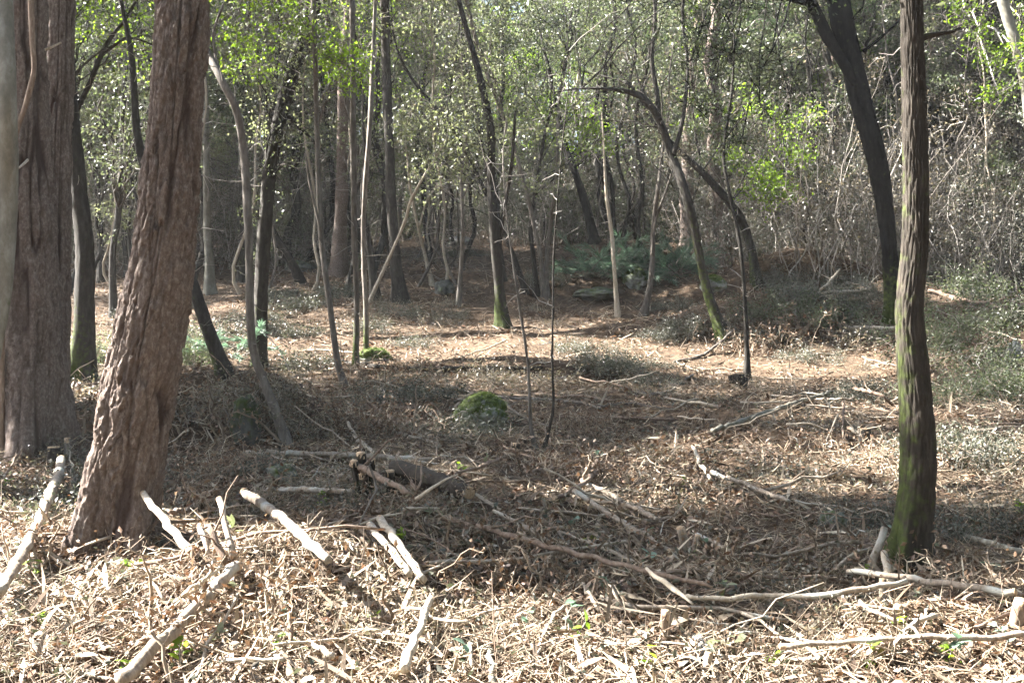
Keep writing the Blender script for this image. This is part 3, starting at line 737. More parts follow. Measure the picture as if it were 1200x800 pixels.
# mid-height foliage of the slender trees
def fill(keys, x0, x1, y0, y1, d0, d1, n, rad, n_per, L, leaf, seed):
    rg = np.random.default_rng(seed)
    q = np.column_stack([rg.uniform(x0, x1, n), y0 + (y1 - y0) * rg.random(n) ** 1.3, rg.uniform(d0, d1, n)])
    top = [TREES[k]['path'][-1] for k in keys]
    own = [[] for k in keys]
    for c in C_(q):
        own[int(np.argmin([np.linalg.norm(c - p) for p in top]))].append(c)
    for k, C in zip(keys, own):
        if C: crown(TREES[k], C, rad, n_per, L, leaf, branch_r=.007, twigs_per=3, sub=7, spread=.24)
fill(['t17', 't20', 'c1', 'c2', 'fb1', 'fb2', 'g14b', 't23'], 410, 640, -30, 230, 17, 25, 46, .5, 170, .08, 'olive', 1)
fill(['c2', 'c3', 'fb3', 't27', 't27b', 't26', 'arch'], 600, 840, -30, 190, 22, 28, 28, .6, 190, .08, 'oakleaf', 2)
fill(['ivy2', 'thinl', 'ivy', 'wig', 'bl1', 'bl2', 'g14', 'slim', 'fb4'], 90, 430, -30, 220, 19, 24, 24, .5, 210, .06, 'oakleaf', 3)
fill(['t36', 't33', 't34', 'f28', 'lean2'], 820, 1230, -30, 160, 20, 25, 20, .5, 190, .06, 'vine', 4)
fill(['ivy2', 'g14', 'slim', 't15', 't16'], 270, 430, -40, 100, 11, 13, 14, .3, 170, .05, 'green', 5)

for k, t in TREES.items():
    if k in ('lean', 'big', 'big2', 'oak', 'fork', 'lichen', 'liana'): continue
    twig_spray(t, t['path'], 9, .16, r=.005, up=.1, lo=.08)
    twig_spray(t, t['path'], 7, .6, r=.0035, up=.15, lo=.3)

# ------------------------------------------------------------------ woodland behind: prototypes, then copies
def copy_tree(root, loc, rz, s):
    r = root.copy(); COL.objects.link(r)
    r.location = loc; r.rotation_euler = (0, 0, rz); r.scale = (s, s, s)
    for ch in root.children:
        c = ch.copy(); COL.objects.link(c); c.parent = r
    return r

def proto_tree(k, h, r0, bark, leaf, label, group, rc, n_c, n_per, L, wr=.5, lean=.3, lo=.35, name='woodland_tree'):
    rng = np.random.default_rng(500 + k)
    n = 14
    z = np.linspace(0, h, n)
    w = np.cumsum(rng.normal(size=(n, 2)) * .12, 0) + np.linspace(0, 1, n)[:, None] * rng.normal(size=2) * lean
    P = np.column_stack([w, z - .3]); P = spline(P, 30)
    R = r0 * np.linspace(1, .25, 30); R[:3] *= (1.4, 1.2, 1.05)
    root = empty(name, (0, 0, 0), label, 'tree', group)
    V, Q, T, ex = tube(P, R, 9, disp_oak(k, 7, .3, .006))
    mk('trunk', V, Q, T, M[bark], root, attrs=ex)
    t = dict(root=root, path=P, rad=R, foot=np.zeros(3), d=0, bark=bark, rng=rng)
    th = rng.uniform(0, 6.28, n_c); zz = rng.uniform(lo, 1.05, n_c) * h
    rr = rc * np.sqrt(rng.random(n_c)) * np.clip(1.25 - np.abs(zz / h - .7) * 1.3, .3, 1)
    C = np.column_stack([rr * np.cos(th), rr * np.sin(th), zz])
    crown(t, C, rng.uniform(.35, .75, n_c), n_per, L * 1.2, leaf, wr, twigs_per=3, sub=8, spread=.2)
    twig_spray(t, P, 40, .9, .006, up=.0, lo=.1)
    return root

def proto_thicket(k, h, sp, ns, leaf, nl, L, label, group, name='thicket_bush', cat='bush', tmat='twig', droop=.0, r=.006, wr=.5, tang=.28):
    rng = np.random.default_rng(700 + k)
    root = empty(name, (0, 0, 0), label, cat, group)
    P0 = np.column_stack([rng.normal(size=ns) * sp * .35, rng.normal(size=ns) * sp * .35, np.full(ns, -.15)])
    D = np.column_stack([rng.normal(size=ns) * .35, rng.normal(size=ns) * .35, np.full(ns, 1.)])
    ln = h * rng.uniform(.5, 1.2, ns)
    P = wiggle(rng, P0, unit(D), ln, 10, tang, droop)
    R = np.linspace(1, .3, 10)[None] * rng.uniform(.5, 1.4, (ns, 1)) * r
    b = Bag(); V, Q = tubes(P, R, 4); b.add(V, Q)
    n2 = ns * 6
    i = rng.integers(0, ns, n2); j = rng.integers(2, 10, n2)
    P2 = wiggle(rng, P[i, j], rdir(rng, n2), rng.uniform(.15, .4, n2) * h * .6, 5, .5, -.15)
    V, Q = tubes(P2, np.linspace(1, .4, 5)[None] * np.full((n2, 1), r * .45), 3); b.add(V, Q)
    b.build('stems', M[tmat], root)
    i = rng.integers(0, n2, nl); j = rng.integers(1, 5, nl)
    pos = P2[i, j] + rng.normal(size=(nl, 3)) * .07
    D = rdir(rng, nl); D[:, 2] -= .15
    V, T = leaves(rng, pos, unit(D), L * rng.uniform(.6, 1.25, nl), L * wr * rng.uniform(.7, 1.2, nl))
    mk('foliage', V, None, T, M[leaf], root, smooth=False)
    return root

GT = 'woodland trees crowding the slope behind the clearing'
def gl(s): return s
PT = [proto_tree(0, 9, .10, 'dark', 'oakleaf', 'dark evergreen oak', 'evergreen oaks in the wood behind', 2.3, 34, 330, .07),
      proto_tree(1, 8, .08, 'dark', 'oakleaf', 'dark evergreen oak', 'evergreen oaks in the wood behind', 2.1, 34, 330, .07, lo=.25),
      proto_tree(2, 7, .06, 'grey', 'olive', 'pale leaved small tree', 'pale leaved trees in the wood behind', 2.0, 34, 320, .065, lo=.25),
      proto_tree(3, 10, .13, 'pine', 'needle', 'tall thin crowned pine', 'pines in the wood behind', 2.2, 30, 420, .09, .14, lo=.45),
      proto_tree(4, 7.5, .06, 'grey', 'vine', 'half withered vine hung tree', 'withered trees in the wood behind', 1.9, 38, 260, .06, lo=.12),
      proto_tree(5, 8, .07, 'grey', 'green', 'fresh green leaved tree', 'fresh green trees in the wood behind', 2.0, 32, 300, .075, lo=.3)]
PS = [proto_tree(20, 7.5, .045, 'dark', 'oakleaf', 'thin dark bare sapling', 'dark thin saplings in the far rows', .9, 9, 160, .06, lo=.5, name='bare_sapling'),
      proto_tree(21, 6.5, .032, 'grey', 'olive', 'thin grey bare sapling', 'grey thin saplings in the far rows', .8, 8, 140, .06, lo=.5, name='bare_sapling'),
      proto_tree(22, 8.5, .085, 'dark', 'oakleaf', 'dark slender trunk', 'dark slender trunks in the far rows', 1.3, 12, 260, .06, lo=.6, name='bare_sapling'),
      proto_tree(23, 7, .03, 'pale', 'vine', 'pale thin dead stem', 'pale dead stems in the far rows', .6, 4, 60, .05, lo=.6, name='bare_sapling', lean=.6)]
PB = [proto_thicket(0, 2.6, 1.6, 40, 'vine', 3600, .055, 'tangle of withered vines', 'vine tangles under the far trees', droop=-.1),
      proto_thicket(1, 3.2, 1.8, 34, 'heath', 3600, .055, 'tall grey green bush', 'grey green bushes under the far trees'),
      proto_thicket(3, 3.8, 1.5, 30, 'vine', 2000, .06, 'stand of thin upright stems', 'stands of thin upright stems', r=.011, tang=.13),
      proto_thicket(2, 2.2, 1.5, 30, 'oakleaf', 4200, .06, 'dense dark green bush', 'dark green bushes under the far trees')]
rng = np.random.default_rng(77)
placed = []
def try_spot(y0, y1, minD, px0=-60, px1=1260, tall=False):
    for _ in range(60):
        y = math.exp(rng.uniform(math.log(y0), math.log(y1)))
        px = rng.uniform(px0, px1)
        x = (px - 600) / F * y
        if tall and -13 < x < -3.5 and 20.5 < y < 32 and rng.random() < .7: continue
        if all((x - a) ** 2 + (y - b) ** 2 > (minD * (.5 + y / 50)) ** 2 for a, b in placed):
            placed.append((x, y)); return x, y
    return None
used = set(); BASE = {}
def put(protos, wts, n, y0, y1, minD, s0, s1, **kw):
    for _ in range(n):
        q = try_spot(y0, y1, minD, tall=protos is not PB, **kw)
        if q is None: continue
        p = protos[rng.choice(len(protos), p=np.array(wts) / sum(wts))]
        loc = (q[0], q[1], float(H(q[0], q[1], False)) - .05); rz = rng.uniform(0, 6.28); s = rng.uniform(s0, s1)
        if p.name in used:
            r = copy_tree(p, loc, rz, s)
        else:
            r = p; used.add(p.name); p.location = loc; p.rotation_euler = (0, 0, rz); p.scale = (s, s, s)
        px = 600 + q[0] / q[1] * F
        wh = [w for lim, w in ((110, 'left of the mossy footed trunk'), (290, 'around the leaning pine'), (450, 'near the grey straight pine'), (590, 'left of the mossy middle trunk'), (780, 'between the middle trunk and the curved oak'), (1000, 'left of the forking oak'), (9999, 'right of the forking oak')) if px < lim][0]
        rw = 'nearer rows' if q[1] < 28 else 'middle rows' if q[1] < 42 else 'farthest rows'
        base = BASE.setdefault(p.name, p['label'])
        r['label'] = base + ' ' + wh + ', ' + rw
        r['group'] = (p['group'].split(' | ')[0]).split(',')[0] + ', ' + wh + ', ' + rw
put(PT, [4, 4, 3, 2, 3, 2], 26, 24, 32, 1.2, .8, 1.3, px1=420)
put(PT, [4, 4, 3, 2, 3, 2], 40, 22, 32, 1.2, .8, 1.3, px0=800)
put(PT, [4, 4, 3, 2, 3, 2], 90, 31, 62, 1.1, .8, 1.4)
put(PT, [4, 4, 3, 2, 2, 2], 64, 55, 125, 1.2, 1.5, 2.3)
placed.clear()
put(PB, [2, 2, 4, 2], 40, 23, 32, 1.0, .7, 1.2, px1=400)
put(PB, [2, 2, 5, 2], 36, 22, 32, 1.0, .8, 1.3, px0=820)
put(PB, [3, 3, 4, 3], 60, 32, 60, 1.0, .8, 1.5)
placed.clear()
put([PB[1], PB[3]], [2, 3], 34, 31, 41, .6, 1.1, 1.8, px0=370, px1=830)
placed.clear()
put(PS, [3, 3, 3, 2], 34, 19, 27, .45, .8, 1.2, px0=60, px1=560)
put(PS, [3, 3, 3, 2], 22, 19, 27, .5, .8, 1.2, px0=660, px1=1240)
put(PS, [3, 3, 4, 2], 70, 27, 42, .5, .9, 1.3)
# the nearer vine thicket on the right
placed.clear()
put(PB[:3], [1, 1, 5], 18, 18, 24, .9, .8, 1.25, px0=880, px1=1240)
put(PT[4:5] + PT[1:2], [3, 2], 9, 18, 25, 1.2, .7, 1.0, px0=890, px1=1280)
put(PT[:3], [3, 3, 2], 8, 20, 27, 1.4, .7, 1.0, px0=-80, px1=330)
# the same wood goes on behind the viewer and on the right, closing off the open sky there
placed.clear()
for k in range(70):
    for _ in range(50):
        if k < 44: x, y = rng.uniform(-15, 16), rng.uniform(-13, -2.2)
        else:
            y = rng.uniform(-3, 20); x = .5 * max(y, 0) + rng.uniform(2.6, 11)
        if all((x - a) ** 2 + (y - b) ** 2 > 6 for a, b in placed): break
    placed.append((x, y))
    p = PT[int(rng.choice([0, 1, 2, 3]))]
    s = rng.uniform(1.0, 1.6)
    r = copy_tree(p, (x, y, float(H(x, y, False)) - .05), rng.uniform(0, 6.28), s)
    r['group'] = 'trees of the wood around the near side'; r.name = 'near_side_tree'; r['label'] = 'tree of the wood on the near side around the viewer'
for p in PT + PB + PS:
    if p.name not in used:
        for c in list(p.children): bpy.data.objects.remove(c)
        bpy.data.objects.remove(p)

# ------------------------------------------------------------------ low shrubs and brush lying on the slope
S1 = proto_thicket(10, .55, .9, 46, 'heath', 4200, .042, 'low greyish shrub', 'x', 'low_shrub', 'shrub', r=.004, tang=.5, droop=-.25)
S2 = proto_thicket(11, .40, .8, 50, 'vine', 2200, .035, 'low heap of cut twigs', 'x', 'brush_heap', 'brush', r=.005, tang=.6, droop=-.5)
S3 = proto_thicket(12, .8, 1.0, 50, 'oakleaf', 4200, .045, 'dark bramble', 'x', 'bramble_bush', 'shrub', r=.004, tang=.5, droop=-.3)
def low(p, px, py, s, label, first=[]):
    q = at(px, py)
    loc = (q[0], q[1], float(H(q[0], q[1], False)) - .03)
    if p.name in first:
        r = copy_tree(p, loc, px * .37, s)
    else:
        first.append(p.name); r = p; p.location = loc; p.rotation_euler = (0, 0, px * .37); p.scale = (s, s, s)
    if 'group' in r: del r['group']
    r['label'] = label
    return r
for i, (px, py, s, w) in enumerate([(240, 395, 1.1, 'under the dark tilted trunk'), (300, 385, 1.1, 'behind the ivy clad oak'), (345, 395, 1.0, 'right of the ivy clad oak'), (350, 360, 1.2, 'on the slope above the ivy clad oak'),
        (395, 345, 1.1, 'below the grey straight pine'), (440, 385, .9, 'behind the close pair of thin stems'), (470, 370, .9, 'at the foot of the dark straight trunk'), (490, 405, .8, 'in the sunny strip left of centre'),
        (700, 425, .9, 'right of the narrow sapling pair'), (725, 432, .9, 'at the lower edge of the sunny strip'), (680, 410, .8, 'beside the sunny strip right of centre'), (795, 362, 1.0, 'left of the curved oak in sun'),
        (815, 385, .9, 'at the foot of the curved oak'), (770, 395, .8, 'below the slim stem at the brush'), (640, 330, 1.0, 'behind the thin stem cluster'), (545, 300, 1.1, 'near the pale rock patch far back'),
        (905, 330, 1.1, 'right of the mossy leaning stem'), (935, 345, 1.1, 'in front of the vine thicket'), (980, 330, 1.1, 'left of the forking oak'), (1015, 345, 1.0, 'close to the forking oak'),
        (890, 400, .9, 'on the bank right of the curved oak'), (950, 420, .8, 'on the shaded bank in the right middle'), (1000, 470, .8, 'left of the straight oak at middle height'), (1020, 455, .7, 'touching the straight oak trunk from the left')]):
    low(S1, px, py, s * .72, 'low greyish leaved shrub ' + w)
for i, (px, py, s, w) in enumerate([(430, 470, .9, 'left of the mossy boulder'), (300, 452, .8, 'on top of the dark mound'), (240, 470, .9, 'on the dark mound by the leaning pine'), (350, 500, .7, 'beside the foot of the wavy sapling'),
        (700, 520, .7, 'in the shaded middle ground'), (800, 470, .8, 'left of the root clump sapling'), (480, 440, .8, 'along the shaded ledge'), (590, 445, .8, 'on the ledge above the mossy boulder'),
        (740, 460, .8, 'right of the narrow sapling pair'), (860, 450, .7, 'around the root clump of the thin dark sapling'), (960, 500, .8, 'behind the pale fallen branch'), (1130, 520, .7, 'right of the straight oak'),
        (1180, 545, .7, 'at the right edge in sun'), (870, 375, .9, 'below the mossy leaning stem'), (1000, 385, .9, 'below the forking oak'), (510, 380, .8, 'in the upper sunny strip'), (110, 470, .8, 'between the left pines'),
        (90, 395, .9, 'behind the mossy footed trunk')]):
    low(S2, px, py, s, 'low heap of cut twigs ' + w)
for i, (px, py, s, w) in enumerate([(1110, 400, 1.1, 'just right of the straight oak'), (1150, 430, 1.1, 'second from the straight oak'), (1190, 460, 1.0, 'low at the right edge'), (1140, 350, 1.3, 'above the right bank'), (1185, 380, 1.2, 'at the right edge at middle height'),
        (1110, 320, 1.2, 'in the sun right of the forking oak'), (1170, 310, 1.3, 'topmost at the right edge'), (930, 375, .9, 'in the dark hollow of the right bank'), (985, 378, .8, 'in the hollow close to the forking oak'), (900, 372, .8, 'at the left end of the dark hollow'),
        (1120, 470, .8, 'lowest beside the straight oak'), (225, 420, .8, 'in the shade behind the leaning pine'), (120, 420, .8, 'between mossy footed trunk and leaning pine')]):
    low(S3, px, py, s * .8, 'dense dark bramble bush ' + w)

rng = np.random.default_rng(123)
for k in range(150):
    y = 6 + 20 * rng.random() ** 1.4; x = rng.uniform(-.5, .5) * y
    if vn2(x / 2.5, y / 2.5, 88) < -.12: continue
    p = S2 if rng.random() < .65 else S1
    sc = rng.uniform(.35, .75)
    r = copy_tree(p, (x, y, float(H(x, y, False)) - .03), rng.uniform(0, 6.28), sc)
    hp = p is S2
    px = 600 + x / y * F; w_ = (', front' if y < 9 else ', middle' if y < 15 else ', far') + (' left part' if px < 400 else ' centre part' if px < 800 else ' right part')
    r['group'] = ('small twig heaps on the clearing floor' if hp else 'small grey sprigs on the clearing floor') + w_
    r['label'] = ('small heap of twigs on the clearing floor' if hp else 'small grey leaved sprig on the clearing floor') + w_

S4 = proto_thicket(13, .55, .95, 60, 'litter', 900, .045, 'x', 'x', 'brush_pile', 'brush', tmat='ltwig', r=.009, tang=.28, droop=-.75)
S5 = proto_thicket(14, .40, .9, 46, 'vine', 1500, .04, 'x', 'x', 'brush_pile', 'brush', tmat='ltwig', r=.006, tang=.4, droop=-.8)
S4.rotation_euler = (0, 0, 0)
for i, (px, py, s, w) in enumerate([(470, 600, .6, 'around the sawn stems left of centre'),
        (530, 615, .8, 'in the shade before the thick dark log'), (600, 640, .7, 'along the long brown branch'), (720, 650, .7, 'around the grey poles'), (820, 660, .7, 'at the pale leaning stub'), (980, 660, .7, 'left of the straight oak foot'), (1120, 690, .7, 'behind the stout bare log'),
        (1010, 730, .5, 'around the two short stumps'), (60, 640, .6, 'beside the long pale log at the left edge'), (20, 580, .7, 'before the big pine'), (640, 560, .7, 'in the middle litter'), (900, 560, .7, 'in the dappled litter right of the grey log'),
        (1000, 540, .7, 'by the hollow dark stump'), (1160, 600, .7, 'right of the straight oak in sun'), (250, 560, .8, 'in the shade behind the leaning pine foot'), (350, 575, .7, 'in the shade at the low grey stone'), (850, 760, .5, 'around the flat grey stone'), (560, 750, .45, 'at the bluish grey short branch'),
        (215, 612, 1.0, 'at the right foot of the leaning pine'), (285, 612, 1.0, 'behind the upright grey billet'), (310, 700, .8, 'left below the diagonal log'), (440, 720, .7, 'at the brown wavy branch'), (640, 700, .7, 'below the long brown branch'), (900, 700, .7, 'at the pale level branch'), (720, 570, .9, 'behind the upper grey pole'), (790, 600, .9, 'beyond the grey poles'),
        (240, 485, 1.0, 'covering the left of the dark mound'), (320, 480, .9, 'covering the right of the dark mound'), (420, 500, .8, 'left of the mossy boulder in the shade'), (520, 515, .7, 'below the mossy boulder'), (680, 500, .7, 'behind the narrow sapling pair'), (770, 540, .6, 'left of the bright leaning stake'),
        (930, 390, 1.2, 'in the dark hollow of the right bank'), (1000, 400, 1.1, 'at the right end of the dark hollow'), (880, 410, 1.0, 'at the left end of the dark hollow'), (560, 440, 1.0, 'along the shaded ledge'), (440, 450, 1.0, 'at the left of the shaded ledge'), (640, 450, .9, 'at the right of the shaded ledge')]):
    low([S4, S5][i % 2], px, py, s, 'tangled pile of cut branches ' + w)

# felled pine tops: bluish plumes of needles
def pine_brush(px, py, n, s, label, seed, wd):
    rng = np.random.default_rng(seed)
    q = at(px, py)
    root = empty('pine_brush', q, label, 'brush')
    P0 = np.column_stack([rng.uniform(-1, 1, n) * wd, rng.normal(size=n) * .35 * s, rng.uniform(.0, .25, n) * s])
    D = unit(np.column_stack([rng.normal(size=n) * .9, -np.abs(rng.normal(size=n)) * .5, rng.uniform(.1, .9, n)]))
    P = wiggle(rng, P0, D, rng.uniform(.5, 1.0, n) * s, 9, .15, -.55)
    b = Bag(); V, Q = tubes(P, np.linspace(1, .4, 9)[None] * np.full((n, 1), .008), 4); b.add(V, Q); b.build('stems', M['twig'], root)
    k = 110
    i = np.repeat(np.arange(n), k); j = rng.integers(2, 8, n * k)
    u = rng.random((n * k, 1))
    pos = P[i, j] * (1 - u) + P[i, j + 1] * u
    T_ = unit(P[i, j + 1] - P[i, j])
    Dn = unit(T_ + rdir(rng, n * k) * .55)
    V, T = leaves(rng, pos, Dn, .19 * rng.uniform(.6, 1.2, n * k) * s, .009 * np.ones(n * k))
    mk('needles', V, None, T, M['teal'], root, smooth=False)
pine_brush(745, 326, 130, .85, 'bluish green heap of felled pine tops in the middle distance', 5, 1.0)
pine_brush(245, 420, 26, .55, 'bluish heap of felled pine tops in the shade behind the leaning pine', 6, .6)

# ------------------------------------------------------------------ felled wood, stumps, rocks
def stick(name, pts, label, bark='log', cat=None, cut='', m=9, group=None, wob=.004, step=.05, stubs=0):
    """pts: photo pixels (x, y, width px[, lift m[, depth m]]); cut: 'a' / 'b' / 'ab' shows a sawn face at that end"""
    P = []
    for q in pts:
        x, y, w = q[:3]; lift = q[3] if len(q) > 3 else .0
        if len(q) > 4:
            p = pt(x, y, q[4])
        else:
            d0 = at(x, y)[1]
            p = at(x, y, w / 2 / F * d0 * .5 + lift + .015)
        P.append(np.append(p, w / 2 / F * p[1]))
    P = np.array(P)
    L = np.sum(np.linalg.norm(np.diff(P[:, :3], axis=0), axis=1))
    S = spline(P, max(6, int(L / step)))
    rng = np.random.default_rng(int(pts[0][0] * 7 + pts[0][1] * 3 + len(label)) % 99991)
    path = S[:, :3].copy(); n = len(path)
    r_ = S[:, 3]
    u = np.linspace(-1, 1, n)
    if cat == 'log' and len(pts) > 2 and not any(len(q) > 4 for q in pts):
        qa = np.array([q[:2] for q in pts], float); ch = qa[-1] - qa[0]; lc = np.hypot(*ch)
        bent = np.abs((qa[:, 0] - qa[0, 0]) * ch[1] - (qa[:, 1] - qa[0, 1]) * ch[0]).max() / lc ** 2 > .05
        for c in range(3): path[:, c] = np.polyval(np.polyfit(u, path[:, c], 2 if bent and c != 2 else 1), u)
    if not any(len(q) > 4 for q in pts):
        need = np.maximum(H(path[:, 0], path[:, 1]) + r_ * .3 + .012 - path[:, 2], 0)
        if cat == 'log':
            path[:, 2] += (.05 if cat == 'log' and path[:, 1].mean() < 6.5 else .02) + np.interp(u, [-1, 0, 1], [need[:n // 2].max(), need[n // 4:3 * n // 4 + 1].max(), need[n // 2:].max()]) * .95
        else:
            path[:, 2] += np.convolve(np.pad(need, 3, mode='edge'), np.ones(7) / 7, 'valid')
    path[1:-1] += rng.normal(size=(n - 2, 3)) * wob
    o0 = path[0].copy()
    V, Q, T, ex = tube(path - o0, S[:, 3], m, disp_oak(int(rng.integers(99)), max(5, m - 2), .12, min(.012, S[:, 3].mean() * .16), lump=.2))
    o = mk(name, V, Q, T, M[bark], attrs=ex)
    o.location = o0
    tag(o, label, cat or ('log' if S[:, 3].mean() > .02 else 'stick'), group)
    Tn, A, B = frames(path - o0)
    for e in cut:
        k = 0 if e == 'a' else n - 1
        sg = -1 if e == 'a' else 1
        th = np.arange(14) / 14 * 2 * math.pi
        r = S[k, 3] * .93
        c = path[k] - o0 + sg * Tn[k] * .003
        ring = c + r * (np.cos(th)[:, None] * A[k] + np.sin(th)[:, None] * B[k])
        r2 = c + .96 * r * (np.cos(th)[:, None] * A[k] + np.sin(th)[:, None] * B[k]) + sg * Tn[k] * .002
        v = np.vstack([ring - sg * Tn[k] * .02, ring, r2, [c + sg * Tn[k] * .0025]])
        q = np.vstack([ringquads(3, 14)])
        j = np.arange(14)
        mk('cut_face', v, q, np.stack([28 + j, 28 + (j + 1) % 14, np.full(14, 42)], 1), M['cut'], o, smooth=False)
    if stubs:
        b = Bag()
        i = rng.integers(1, n - 1, stubs)
        D = unit(rdir(rng, stubs) + np.array([0, 0, .5]))
        Pw = wiggle(rng, path[i] - o0, D, rng.uniform(.08, .35, stubs), 4, .25)
        v, q = tubes(Pw, np.linspace(1, .4, 4)[None] * (S[i, 3] * .35)[:, None], 4); b.add(v, q)
        b.build('side_twigs', M[bark], o)
    return o

